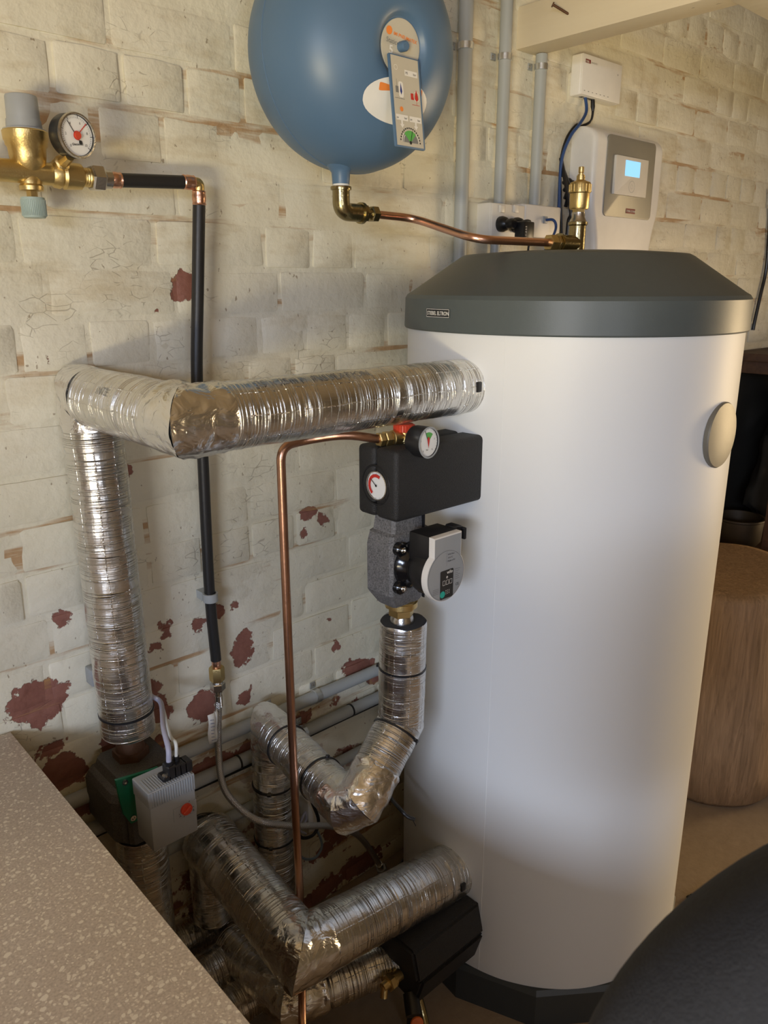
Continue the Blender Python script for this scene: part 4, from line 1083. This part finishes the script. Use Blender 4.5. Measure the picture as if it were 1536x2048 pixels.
for pl, pr_, r_, lb, cls in (((420, 1478), (760, 1342), .0150, 'upper grey conduit running low along the wall', (.90, 1.03)),
                        ((440, 1543), (760, 1391), .0150, 'middle grey conduit running low along the wall, with black strap', (.62, .985)),
                        ((640, 1548), (750, 1482), .0135, 'lowest grey conduit running low along the wall', ())):
    yy = WY-.022; a = at(*pl, y=yy); b = at(*pr_, y=yy); z_ = (a.z+b.z)/2
    xs = .30
    t_ = thing('conduit', lb, 'conduit', (xs, yy, z_), G3); bm = B(); cyl(bm, (xs, yy, z_), (2.2, yy, z_), r_); put('tube', bm, 'conduit', t_)
    for c in cls: saddle((c, yy, z_), (1, 0, 0), r_, t_)
    if 'middle' in lb:
        for bx in (1.135, .80): bm = B(); lathe(bm, (bx, yy, z_), (1, 0, 0), ((r_, 0), (r_+.002, 0), (r_+.002, .004), (r_, .004)), 24, caps=False); put('black_strap', bm, 'black', t_)
        zb_ = z_
bm = B(); tube(bm, catmull([(.3, WY-.012, zb_-.026), (.6, WY-.012, zb_-.024), (.85, WY-.013, zb_-.027), (1.1, WY-.012, zb_-.024), (1.5, WY-.012, zb_-.026)], 8), .0050, 10)
tag(put('cable', bm, 'black', None), 'black cable clipped under the middle low conduit', 'cable')

# ---------------------------------------------------------------- sockets
sx0 = 1.589; sfy = 1.338; dz = .0
zt1 = at(955, 402, y=sfy).z; zt2 = at(1050, 478, y=sfy).z
p1 = at(984, 404, y=sfy); p2 = at(1047, 478, y=sfy)
so = thing('double_socket', 'white double wall socket with black plugs below the conduits', 'socket', (p1.x, sfy, p2.z))
bm = B(); span(bm, p1.x, p2.x, sfy+.006, WY-.003, p2.z, p1.z, .003); put('back_box', bm, 'whiteplastic', so)
bm = B(); span(bm, p1.x+.002, p2.x-.0, sfy, sfy+.008, p2.z+.001, p1.z-.001, .003); put('face_plate', bm, 'whiteplastic', so)
for px_ in (1003, 1031):
    c = at(px_, 418, y=sfy); bm = B(); box(bm, (c.x, sfy-.0015, c.z), (.018, .006, .018), .0015); put('switch', bm, 'whiteplastic', so)
def plug(px, py, lab, flat_=False):
    c = at(px, py, y=sfy-.012); t_ = thing('plug', lab, 'plug', (c.x, sfy-.01, c.z), 'plugs in the double socket')
    bm = B(); lathe(bm, (c.x, sfy-.0002, c.z), (0, -1, 0), ((.0185, 0), (.019, .008), (.016, .018), (.011, .024), (.0125, .038), (.011, .044), (0, .045)), 32); put('plug_body', bm, 'black', t_)
    return c, t_
cA, pA_ = plug(1008, 448, 'round black plug in the left outlet of the double socket')
cB, pB_ = plug(1038, 450, 'black plug in the right outlet, with the power adapter')
c = at(1050, 462, y=sfy-.055); bm = B(); box(bm, (c.x+.004, sfy-.050, c.z-.004), (.042, .030, .052), .003)
put('adapter_block', bm, 'black', pB_, label='square black power adapter')
bm = text_bm('A.C.C.E.S.S', .0085, plane_map((c.x-.006, sfy-.0655, c.z-.028), (0, 0, 1), (-1, 0, 0))); flat('lettering', bm, 'paper', pB_)
so2a = at(1053, 407, y=sfy+.004); so2b = at(1117, 480, y=sfy+.004)
s2 = thing('cable_outlet', 'white blank wall plate with a blue cable coming out', 'outlet', (so2a.x, sfy, so2b.z))
bm = B(); span(bm, p2.x+.001, so2b.x, sfy+.008, WY-.003, so2b.z, so2a.z, .003); put('back_box', bm, 'whiteplastic', s2)
bm = B(); span(bm, p2.x+.004, so2b.x, sfy+.001, sfy+.010, so2b.z+.001, so2a.z-.001, .004, 3); put('face_plate', bm, 'whiteplastic', s2)
c = at(1090, 440, y=sfy)
bm = B(); box(bm, (c.x, sfy-.001, c.z), (.016, .006, .018), .002); put('grommet', bm, 'greyplastic', s2)
bm = B(); tube(bm, catmull([(c.x, sfy, c.z), (c.x+.006, sfy-.022, c.z-.001), (c.x+.012, sfy-.028, c.z-.018), (c.x-.006, sfy-.032, c.z-.045), (c.x-.03, sfy-.03, c.z-.075), (c.x-.04, sfy-.02, c.z-.13)], 8), .0035, 10); put('blue_cable', bm, 'cabblue', s2, label='blue data cable')
bm = B(); tube(bm, catmull([(cB.x-.002, sfy-.05, cB.z-.016), (cB.x-.004, sfy-.05, cB.z-.05), (cB.x-.002, sfy-.04, cB.z-.14)], 8), .0035, 10); put('lead', bm, 'black', pB_)

# ---------------------------------------------------------------- controller unit
fy = 1.308
u0 = 1.974; pT = at(1215, 268, y=fy); pBt = at(1312, 490, y=fy); xr = at(1327, 330, y=fy).x
xl = u0; zt_ = at(1190, 262, y=fy).z+.020; zbm = zt_-.375
ctl = thing('heat_pump_controller', 'white rounded wall controller with grey panel and lit display', 'controller', (xl, fy, zbm))
bm = B(); w_ = xr-xl
prof = []
ol = []
rc = .040
for k in range(9): a = PI/2+k/8*PI/2*0
# horizontal section with generously rounded front-left/right corners, swept in z, waist tapering at the foot
def usec(z, ins, top=0.):
    pts = []
    x0_, x1_ = xl+ins, xr-ins; yb_, yf_ = WY-.003, fy+top
    pts.append((x0_, yb_))
    r_ = .016
    for k in range(7): a = PI+k/6*PI/2; pts.append((x0_+r_+r_*math.cos(a), yf_+r_+r_*math.sin(a)))
    for k in range(7): a = 1.5*PI+k/6*PI/2; pts.append((x1_-r_+r_*math.cos(a), yf_+r_+r_*math.sin(a)))
    pts.append((x1_, yb_))
    return [bm.verts.new((x, y, z)) for x, y in pts]
rings = [usec(zbm, .034), usec(zbm+.06, .030), usec(zbm+.10, .024), usec(zbm+.14, .012), usec(zbm+.165, .003), usec(zbm+.19, .0)]
rings += [usec(zt_-.040, .0, 0)]
for k in range(1, 9):
    a = k/8*PI/2; rings.append(usec(zt_-.040+.040*math.sin(a), .0+.002*k/8, .045*(1-math.cos(a))))
for r1, r2 in zip(rings, rings[1:]):
    for k in range(len(r1)): j = (k+1) % len(r1); bm.faces.new((r1[k], r1[j], r2[j], r2[k]))
bm.faces.new(rings[0]); bm.faces.new(rings[-1])
put('housing', bm, 'coverwhite', ctl, ang=40)
cw = plane_map((0, fy-.0, 0), (1, 0, 0), (0, 0, 1)); c3 = lambda u, v, h: Vector((u, fy+.002-h, v))
gl = at(1214, 300, y=fy).x; gr_ = at(1306, 350, y=fy).x; gt = at(1225, 269, y=fy).z; gb = at(1250, 436, y=fy).z
bm = B(); slab(bm, c3, rrect(gl, gb, gr_, gt, .014), .005, .001); pn = put('front_panel', bm, 'panelgrey', ctl, ang=30)
tl = at(1234, 308, y=fy-.01); tr_ = at(1290, 396, y=fy-.01)
bm = B(); slab(bm, lambda u, v, h: Vector((u, fy-.003-h, v)), rrect(tl.x, tr_.z, tr_.x+.004, tl.z-.001, .002), .007, .001); th1 = put('control_unit', bm, 'whiteplastic', ctl, ang=30, label='square white operating panel')
cwx = tr_.x+.004-tl.x; chz = tl.z-tr_.z; ox, oz = tl.x, tr_.z
fmap = lambda off: plane_map((ox, fy-.0100-off, oz), (1, 0, 0), (0, 0, 1))
bm = B(); rect(bm, fmap(.0006), cwx*.28, chz*.50, cwx*.74, chz*.90); flat('display', bm, 'screen', th1, label='lit pale blue screen')
bm = B(); arc(bm, fmap(.0006), cwx*.52, chz*.24, .0150, .0158, 0, 2*PI, 32); arc(bm, fmap(.0006), cwx*.52, chz*.24, .0055, .0060, 0, 2*PI, 24); flat('touch_ring', bm, 'greyplastic', th1)
bdx = at(1250, 417, y=fy).x; bdz = at(1262, 428, y=fy).z
bm = B(); rect(bm, lambda u, v: Vector((u, fy-.0036, v)), bdx, bdz, bdx+.050, bdz+.0135); flat('badge', bm, 'inkdarkred', pn)
bm = text_bm('STIEBEL ELTRON', .0066, plane_map((bdx+.0025, fy-.0042, bdz+.0042), (1, 0, 0), (0, 0, 1)), True, spacing=.98); flat('badge_lettering', bm, 'paper', pn)
sd = at(1143, 470, x=xl-.0)
bm = B(); rect(bm, lambda u, v: Vector((xl+.008, u, v)), sd.y-.010, 1.772, sd.y+.022, 1.815); flat('rating_label', bm, 'inkgrey', ctl)
# gateway box
ry = 1.350; ra = at(1162, 112, y=ry); rb = at(1240, 205, y=ry); 
rx0 = 1.950; rx1 = rb.x; rzt = at(1164, 111, y=ry).z+.009; rzb = at(1163, 196, y=ry).z+.009
gw = thing('gateway_box', 'small white network gateway box above the controller', 'box', (rx0, ry, rzb))
bm = B(); span(bm, rx0, rx1, ry+.004, WY-.003, rzb, rzt, .004, 3); span(bm, rx0+.001, rx1-.001, ry, ry+.006, rzb+.001, rzt-.001, .002, 2); put('housing', bm, 'coverwhite', gw)
gmp = lambda u, v: Vector((rx0+u, ry-.0006, rzb+v))
gw_, gh_ = rx1-rx0, rzt-rzb
bm = B(); rect(bm, gmp, .012, gh_-.022, .036, gh_-.013); flat('badge', bm, 'inkdarkred', gw)
bm = text_bm('STIEBEL', .0062, lambda u, v: gmp(.0125+u*.8, gh_-.0205+v)+Vector((0, -.0004, 0)), True); flat('badge_lettering', bm, 'paper', gw)
bm = text_bm('SERVICEWELT', .0050, lambda u, v: gmp(.038+u, gh_-.020+v)); flat('lettering', bm, 'inkgrey', gw)
bm = B(); arc(bm, gmp, gw_-.022, gh_-.028, .001, .0022, 0, 2*PI, 12)
for k in range(7): rect(bm, gmp, .012+k*.019, .010, .018+k*.019, .0115)
flat('status_marks', bm, 'inkgrey', gw)
bm = B()
for k, u in enumerate((.030, .050, .062, .078)): box(bm, (rx0+u, ry+.018, rzb-.0002), (.012, .010, .0016))
put('ports', bm, 'black', gw)
g0 = Vector((rx0+.045, ry+.016, rzb))
bm = B(); tube(bm, catmull([g0, g0+Vector((0, -.006, -.025)), g0+Vector((-.012, -.012, -.045)), (1.945, 1.345, rzb-.075), (1.915, 1.352, rzb-.11), (1.895, 1.36, rzb-.17), (1.895, 1.36, rzb-.27), (1.895, 1.355, rzb-.40), (1.895, 1.35, 1.70)], 8), .0042, 10)
tag(put('data_cable', bm, 'cabblue', None), 'blue cable looping down from the gateway box', 'cable')
bm = B(); g1 = g0+Vector((.036, 0, 0)); tube(bm, catmull([g1, g1+Vector((0, -.003, -.030)), g1+Vector((-.004, .0, -.055)), g1+Vector((-.03, .01, -.068)), (1.962, 1.368, rzb-.072), (1.925, 1.37, rzb-.11), (1.908, 1.372, rzb-.17), (1.915, 1.37, rzb-.26), (1.925, 1.36, rzb-.40), (1.925, 1.35, 1.70)], 8), .0035, 10); lathe(bm, g1, (0, -.1, -1), ((.0055, 0), (.0060, .018), (.0035, .030)), 14)
tag(put('power_lead', bm, 'black', None), 'thin black lead from the gateway box behind the blue cable', 'cable')
bm = B(); rnd = random.Random(4)
for k in range(7):
    b0 = 1.908+k*.006; tube(bm, catmull([(b0, 1.372, rzb-.16-.02*k), (b0-.008+rnd.uniform(-.006, .006), 1.345, rzb-.22), (b0+rnd.uniform(-.006, .006), 1.325-.004*(k % 3), rzb-.30), (b0-.004, 1.332, 1.76), (b0, 1.338, 1.66)], 6), .0055, 8)
tag(put('cable_bundle', bm, 'black', None), 'thick bundle of black cables beside the white controller', 'cables')

# ---------------------------------------------------------------- timber beam
bx0 = 1.716; bx1 = 1.800; bz0 = 2.158; bz1 = 2.252
bmx = thing('timber_beam', 'cream painted timber beam jutting from the wall at top right', 'beam', (bx0, 1.2, bz0))
bm = B(); span(bm, bx0, bx1, .80, WY-.002, bz0, bz1, .003, 2); put('beam', bm, 'beam', bmx)
nl = at(1140, 27, x=bx0)
bm = B(); hd = at(1107, 10, x=bx0-.030); cyl(bm, nl+Vector((.01, 0, -.004)), hd, .0028, 12); dn = (hd-nl).normalized(); lathe(bm, hd, dn, ((.0028, 0), (.0055, .0005), (.0055, .003), (0, .0035)), 16)
tag(put('nail', bm, 'rust', None), 'rusty bolt sticking out of the cream beam', 'nail')
jt = thing('timber_joist', 'crosswise timber joist fixed to the far end of the beam', 'beam', (2.2, .87, bz0))
bm = B(); span(bm, bx0, 4.0, .755, .865, bz0-.004, bz1-.0, .003); put('joist', bm, 'beam', jt)
jt.location.z += .0

# ---------------------------------------------------------------- diverter valve and actuator
dv = thing('diverter_valve', 'grey foam-cased valve with green plate under the upright lagged pipe', 'valve', (.54, 1.31, .57))
bm = epp_profile(.458, .612, 1.235, 1.372, ((.565, .030, .012), (.572, .024, .012), (.590, .006, .012), (.600, .0, .012), (.680, .0, .012), (.694, .006, .012), (.700, .016, .012), (.718, .022, .012)))
put('foam_casing', bm, 'eppdark', dv, ang=20)
bm = epp_profile(.480, .604, 1.222, 1.24, ((.585, .006, .006), (.590, 0, .006), (.690, 0, .006), (.696, .006, .006))); put('casing_collar', bm, 'eppdark', dv, ang=20)
bm = B(); nut(bm, (.533, 1.312, .716), (0, 0, 1), .0345, .020); lathe(bm, (.533, 1.312, .735), (0, 0, 1), ((.028, 0), (.020, .04)), 24); put('union_nut', bm, 'rust', dv, label='dull brown hex nut')
fc_ = at(268, 1592, y=1.215)
bm = B(); o3 = lambda u, v, h: Vector((fc_.x+.012+u, 1.222-h, fc_.z+v))
ol_ = [(-.042, .046), (.030, .036), (.040, .036), (.045, 0), (.045, -.046), (.030, -.056), (-.022, -.056), (-.034, -.030), (-.038, 0)]
slab(bm, o3, ol_, .006, .001); gp = put('green_plate', bm, 'greenplate', dv, label='dark green cast plate')
for u, v in ((-.026, .036), (-.018, -.044)):
    bm = B(); lathe(bm, o3(u, v, .006), (0, -1, 0), ((.0055, 0), (.0055, .003), (.003, .003), (.003, .001), (0, .001)), 16); put('bolt', bm, 'nickel', dv)
bm = B(); cyl(bm, (fc_.x+.045, 1.222, fc_.z-.005), (fc_.x+.045, 1.165, fc_.z-.005), .038, 28); put('motor_neck', bm, 'black', dv)
# grey actuator box
ay0, ay1 = 1.105, 1.165
q0 = at(297, 1592, y=ay0); q1 = at(385, 1535, y=ay0); q2 = at(303, 1708, y=ay0)
ax0, ax1 = q0.x, at(392, 1600, y=ay0).x; az1 = (q0.z+at(384, 1545, y=ay0).z)/2; az0 = q2.z
act = thing('valve_actuator', 'grey rectangular motor box with red knob mounted on the diverter valve', 'actuator', (ax0, ay0, az0))
bm = B(); span(bm, ax0, ax1, ay0, ay1, az0, az1-.030, .0025); put('housing', bm, 'greyplastic', act)
bm = B(); span(bm, ax0-.001, ax1+.001, ay0-.001, ay1+.001, az1-.032, az1, .0015, 1)
nf = 17
for k in range(nf):
    xx = ax0+.006+(ax1-ax0-.012)*k/(nf-1); box(bm, (xx, ay0-.0012, az1-.0155), (.0034, .003, .029), .0006, 1)
    box(bm, (xx, (ay0+ay1)/2-.008, az1+.0008), (.0034, .040, .002), .0005, 1)
put('ribbed_cap', bm, 'greyplastic', act)
apl = lambda off: plane_map((ax0, ay0-off, az0), (1, 0, 0), (0, 0, 1)); aw, ah = ax1-ax0, az1-az0
bm = B(); span(bm, ax0+aw*.48, ax0+aw*1.0, ay0-.0008, ay0+.001, az0+ah*.34, az0+ah*.56); put('inset_plate', bm, 'greyplastic', act)
bm = B(); lathe(bm, apl(.0008)(aw*.76, ah*.475), (0, -1, 0), ((.011, 0), (.0105, .004), (0, .004)), 28); box(bm, apl(.006)(aw*.76, ah*.475), (.018, .004, .005), .001, 1, Matrix.Rotation(-.6, 3, 'Y')); put('red_knob', bm, 'red', act, label='round red knob')
bm = B()
for a in (200, 250, 300, 350, 60): stroke(bm, apl(.0012), (aw*.76+.0125*math.cos(math.radians(a)), ah*.475+.0125*math.sin(math.radians(a))), (aw*.76+.0155*math.cos(math.radians(a)), ah*.475+.0155*math.sin(math.radians(a))), .0009)
flat('dial_marks', bm, 'ink', act)
for s_, u in (('A', .60), ('B', .90)):
    bm = text_bm(s_, .006, lambda a, c: apl(.0012)(aw*u+a, ah*.38+c)); flat('dial_marks', bm, 'ink', act)
bm = B(); cxp = ax0+aw*.58
for k in range(5):
    xx = ax0+aw*(.40+.12*k); hgt = (.010, .026, .024, .022, .022)[k]; box(bm, (xx+.006, ay0+.020, az1+hgt/2), (.016, .024, hgt), .002, 1)
put('connector', bm, 'black', act, label='black screw-fixed connector')
bm = B(); lathe(bm, (ax0+aw*.36+.008, ay0+.014, az1+.009), (0, 0, 1), ((.005, 0), (.005, .003), (0, .004)), 16); put('connector_screw', bm, 'nickel', act)
for u, mt, r_, yy, mid in ((.58, 'cabgrey', .0048, .018, (327, 1455)), (.78, 'cabwhite', .0032, .024, (340, 1470))):
    s_p = Vector((ax0+aw*u, ay0+yy, az1+.020)); e_p = Vector((.579, 1.302, .835))
    bm = B(); cyl(bm, s_p, s_p+Vector((0, 0, .012)), r_+.0022, 14); bm2 = bm
    put('cable_gland', bm2, 'black', act)
    mdp = at(*mid, y=1.17)
    bm = B(); tube(bm, catmull([s_p+Vector((0, 0, .010)), s_p+Vector((.003, .004, .035)), mdp, e_p+Vector((.006, -.03, -.006)), e_p, e_p+Vector((.008, .025, .01)), e_p+Vector((.0, .045, -.04))], 8), r_, 12)
    put('grey_cable' if u < .6 else 'white_cable', bm, mt, act)

# ---------------------------------------------------------------- low boxed valve at tank foot
lv = thing('lower_valve_box', 'black foam-cased valve at the foot of the tank, below the thick lagged pipe', 'valve', (1.0, .93, .0))
lx0, lx1 = .905, 1.112
bm = B()
prof_ = [(-.075, .02), (-.05, .085), (.045, .085), (.070, .03), (.055, -.055), (-.03, -.075)]
def prism(bm, x0_, x1_, pr_, cy_, cz_):
    a = [bm.verts.new((x0_, cy_+u, cz_+v)) for u, v in pr_]; b = [bm.verts.new((x1_, cy_+u, cz_+v)) for u, v in pr_]
    n = len(a)
    for k in range(n): bm.faces.new((a[k], a[(k+1) % n], b[(k+1) % n], b[k]))
    bm.faces.new(a); bm.faces.new(b)
LY, LZ = .950, .212
prism(bm, lx0, lx1, [(-.068, .006), (-.050, .075), (.050, .075), (.075, .006)], LY, LZ)
bmesh.ops.bevel(bm, geom=bm.edges[:], offset=.006, segments=2, affect='EDGES'); put('upper_shell', bm, 'eppblack', lv)
bm = B(); prism(bm, lx0+.012, lx1, [(-.068, .003), (.075, .003), (.052, -.062), (-.045, -.075)], LY, LZ)
bmesh.ops.bevel(bm, geom=bm.edges[:], offset=.006, segments=2, affect='EDGES'); put('lower_shell', bm, 'eppblack', lv)
bc = at(765, 1905, y=.93)
bm = B(); lathe(bm, (lx0+.004, LY-.008, LZ-.012), (-1, 0, 0), ((.012, 0), (.012, .016), (.016, .018), (.016, .030), (.010, .032), (.009, .050)), 20); nut(bm, (lx0-.018, LY-.008, LZ-.012), (-1, 0, 0), .0185, .014)
lathe(bm, (lx0-.04, LY-.008, LZ-.012), (-.4, -.3, -.9), ((.008, 0), (.008, .022)), 16); put('drain_cock', bm, 'brass', lv)
bm = B(); cyl(bm, (lx0+.015, LY-.03, LZ-.055), (lx0-.005, LY-.06, LZ-.075), .017, 20); put('handle_boss', bm, 'black', lv)
bm = B(); lathe(bm, (lx0-.008, LY-.072, LZ-.082), (-.50, -.80, .35), ((.014, 0), (.013, .004), (0, .005)), 24); put('orange_knob', bm, 'orange', lv, label='orange round knob')
bm = B(); tube(bm, smoothpath([(lx0+.03, LY-.03, LZ-.055), (lx0+.03, LY-.05, LZ-.10), (lx0+.018, LY-.075, LZ-.125)], .02), .010, 16); put('outlet_spout', bm, 'oldbrass', lv)
bm = B(); cyl(bm, (lx0+.05, LY, LZ-.06), (lx0+.05, LY, .0), .012, 16); put('drain_leg', bm, 'black', lv)

# ---------------------------------------------------------------- outlet box and cables behind
ob = at(640, 1612, y=1.36); wb = thing('sensor_box', 'small white junction box low on the wall with looped cables', 'box', (ob.x, 1.36, ob.z))
bm = B(); span(bm, ob.x-.045, ob.x+.05, 1.350, WY-.003, ob.z-.055, ob.z+.04, .004); put('housing', bm, 'whiteplastic', wb)
def cab(pp, r, mt, nm, par, lab=None):
    bm = B(); tube(bm, catmull(pp, 8), r, 10); return put(nm, bm, mt, par, label=lab)
lp = [at(*p_, y=1.32) for p_ in ((606, 1540), (622, 1598), (637, 1640), (628, 1668), (606, 1676), (592, 1662))]
cab(lp, .0042, 'black', 'black_loop', wb)
lp = [at(*p_, y=1.335) for p_ in ((634, 1660), (644, 1690), (632, 1714), (610, 1718), (596, 1704), (590, 1680))]
cab(lp, .0032, 'bluetrans', 'blue_tube', wb, 'pale blue clear tube')
lp = [at(*p_, y=1.340) for p_ in ((598, 1652), (610, 1625), (612, 1640), (600, 1660), (612, 1668))]
cab(lp, .0030, 'cabgrey', 'grey_coil', wb)
bm = B(); tube(bm, catmull([at(757, 1555, y=1.10), at(779, 1592, y=1.06), at(800, 1618, y=1.00), at(815, 1633, y=.98), at(829, 1639, y=.97)], 8), .0040, 10)
tube(bm, catmull([at(800, 1618, y=1.00), at(822, 1636, y=.975), at(832, 1652, y=.965)], 6), .0009, 6)
tag(put('cable_stub', bm, 'black', None), 'cut end of a black cable poking out beside the tank', 'cable')
# grey wall plug on the left of the upright lagging
p_ = at(181, 1348, y=1.38); bm = B(); box(bm, (p_.x, 1.372, p_.z), (.016, .03, .036), .004)
tag(put('pipe_bracket', bm, 'greyplastic', None), 'small grey bracket half hidden behind the upright lagged pipe', 'bracket')

# ---------------------------------------------------------------- terrazzo counter
CE = .341
co = thing('terrazzo_counter', 'terrazzo counter top with pale stone chips at lower left', 'counter', (-.5, .5, .0))
bm = B(); poly3 = [(-1.5, -.55), (CE-.014, -.55), (CE, .3), (CE+.002, WY-.012), (-1.5, WY-.012)]
slab(bm, lambda u, v, h: Vector((u, v, .785+h)), poly3, .035, .003)
for f in bm.faces:
    f.normal_update()
    if abs(f.normal.z) < .5: f.material_index = 1
put('counter_top', bm, ('terrazzo', 'stoneedge'), co, ang=30)
bm = B(); span(bm, -1.46, CE-.03, -.52, -.48, 0, .785); put('front_panel', bm, 'benchwood', co)  # unseen panel, added to block low doorway light from the space below
bm = B(); span(bm, -.14, -.10, -.48, WY-.012, 0, .785); put('side_light_block', bm, 'benchwood', co)  # second unseen blocker, added to keep the pipes under the counter dark

# ---------------------------------------------------------------- right-hand side: stump, bench, clutter
sc_ = at(1470, 1640, z=0); sx, sy, sr = 2.38, 1.02, .225
hh = .60
st = thing('tree_stump', 'thick weathered log stump standing behind the tank', 'stump', (2.36, .93, 0))
def stumpring(z, k=1., seg=44):
    out = []
    for i in range(seg):
        a = 2*PI*i/seg; r = .27*k*(1+.06*math.sin(2*a+.6)+.03*math.sin(5*a+z*3)+noise.noise(Vector((math.cos(a)*2, math.sin(a)*2, z*3)))*.06)
        out.append(Vector((2.42+r*math.cos(a), 1.01+r*math.sin(a), z)))
    return out
bm = B(); lev = [(.0, .90), (.02, .97), (.10, 1.), (.25, 1.01), (.40, 1.0), (.52, .985), (.585, .965), (.600, .93), (.604, .8), (.600, .5), (.602, .2)]
HS = 1.20
rr_ = [[bm.verts.new((p_.x, p_.y, p_.z*HS)) for p_ in stumpring(z, k)] for z, k in lev]
for a, b in zip(rr_, rr_[1:]):
    for k in range(44): j = (k+1) % 44; bm.faces.new((a[k], a[j], b[j], b[k]))
bm.faces.new(rr_[0]); bm.faces.new(rr_[-1]); put('log', bm, 'stump', st, ang=60)
for k in range(5):
    a = math.radians(-150+k*22); q = Vector((2.43+.255*math.cos(a), 1.02+.255*math.sin(a), .580*HS)); bm = B()
    box(bm, q, (.03, .012, .02), .003, 1, Matrix.Rotation(a, 3, 'Z')); put('saw_notch', bm, 'rust', st)
# bench against the wall
wbn = thing('workbench', 'dark wooden workbench against the wall behind the stump', 'bench', (3.4, 1.2, 0))
bm = B(); span(bm, 2.80, 5.0, .95, WY-.02, 1.30, 1.345, .003); put('bench_top', bm, 'benchwood', wbn)
bm = B(); span(bm, 2.80, 5.0, .98, 1.01, 1.14, 1.29, .002); put('apron_board', bm, 'benchwood', wbn)
bm = B(); span(bm, 2.80, 5.0, WY-.05, WY-.025, .05, 1.29, .002); put('back_board', bm, 'darkcloth', wbn)
bm = B(); span(bm, 2.82, 5.0, 1.00, WY-.05, .60, .63, .002); put('shelf', bm, 'benchwood', wbn)
for xx in (2.90, 3.9, 4.9):
    bm = B(); span(bm, xx-.035, xx+.035, 1.00, 1.07, 0, 1.30, .003); put('leg', bm, 'benchwood', wbn)
bm = B(); rnd = random.Random(3)
bmesh.ops.create_icosphere(bm, subdivisions=4, radius=1.0)
for v in bm.verts:
    p_ = v.co.copy(); k = 1+.25*noise.noise(p_*2.2)+.08*noise.noise(p_*6); v.co = Vector((p_.x*.42*k+3.50, p_.y*.13*k+1.17, max(.632, p_.z*.30*k+.86)))
tag(put('cloth_heap', bm, 'darkcloth', None, ang=None), 'dark heap of cloth on the shelf under the workbench', 'cloth')
bm = B(); lathe(bm, (2.96, 1.20, .63), (0, 0, 1), ((.07, 0), (.085, .02), (.09, .10), (.094, .104), (.094, .11), (.086, .11), (.08, .02), (0, .018)), 32)
tag(put('tin_bowl', bm, 'tin', None), 'dark metal bowl just behind the log stump', 'bowl')
bm = B(); span(bm, 2.75, 3.3, 1.02, 1.18, 1.346, 1.372, .002)
tag(put('wood_offcut', bm, 'benchwood', None, smooth=False), 'brown board lying on the workbench', 'board')
cbp = [at(*p_, y=WY-.012) for p_ in ((1541, 380), (1538, 470), (1532, 540), (1521, 590), (1510, 640), (1506, 660))]
bm = B(); tube(bm, catmull(cbp, 8), .0065, 10)
tag(put('hanging_cable', bm, 'black', None), 'black cable hanging down the wall at the far right edge', 'cable')
bm = B(); p_ = at(1532, 1612, z=.07); span(bm, p_.x+.36, p_.x+.62, p_.y-.16, p_.y+.02, 0, .13, .006)
tag(put('terracotta_block', bm, 'rust', None, smooth=False), 'reddish brown block on the floor beside the stump', 'block')
# bolt lying on the floor
p_ = at(1392, 1786, z=.006); bm = B(); dv_ = Vector((.9, -.1, 0)).normalized(); q_ = at(1410, 1776, z=.006)
q_ = at(1378, 1795, z=.006); r_q = at(1412, 1774, z=.006); dd = (r_q-q_).normalized()
cyl(bm, q_, r_q, .0032, 10); nut(bm, q_-dd*.004, dd, .007, .007); lathe(bm, q_+dd*.010, dd, ((.0055, 0), (.0055, .003)), 12)
tag(put('bolt', bm, 'black', None), 'dark screw lying on the concrete floor', 'screw')
# soft charcoal shape close to the lens
cF = Vector((0, 0, CZ))+(at(1862, 2330, z=1.0)-Vector((0, 0, CZ))).normalized()*.66
fo = thing('padded_chair', 'dark charcoal cloth-covered chair back blurred in the bottom right foreground', 'chair', (cF.x, cF.y, 0))
bm = B(); bmesh.ops.create_icosphere(bm, subdivisions=5, radius=1.0)
Rz = Matrix.Rotation(HEAD-PI/2+.15, 3, 'Z')
for v in bm.verts:
    p_ = v.co.copy(); q_ = Vector([math.copysign(abs(c_)**.9, c_) for c_ in p_]); q_ = Rz @ Vector((q_.x*.225, q_.y*.10, q_.z*.235)); v.co = q_+cF+Vector((0, 0, noise.noise(p_*2)*.006))
put('backrest', bm, 'fabric', fo, ang=None)
bm = B(); cyl(bm, (cF.x, cF.y, .0), (cF.x, cF.y, cF.z-.15), .022, 20); put('post', bm, 'black', fo)
bm = B(); lathe(bm, (cF.x, cF.y, 0), (0, 0, 1), ((.18, 0), (.18, .015), (.03, .03)), 32); put('foot', bm, 'black', fo)
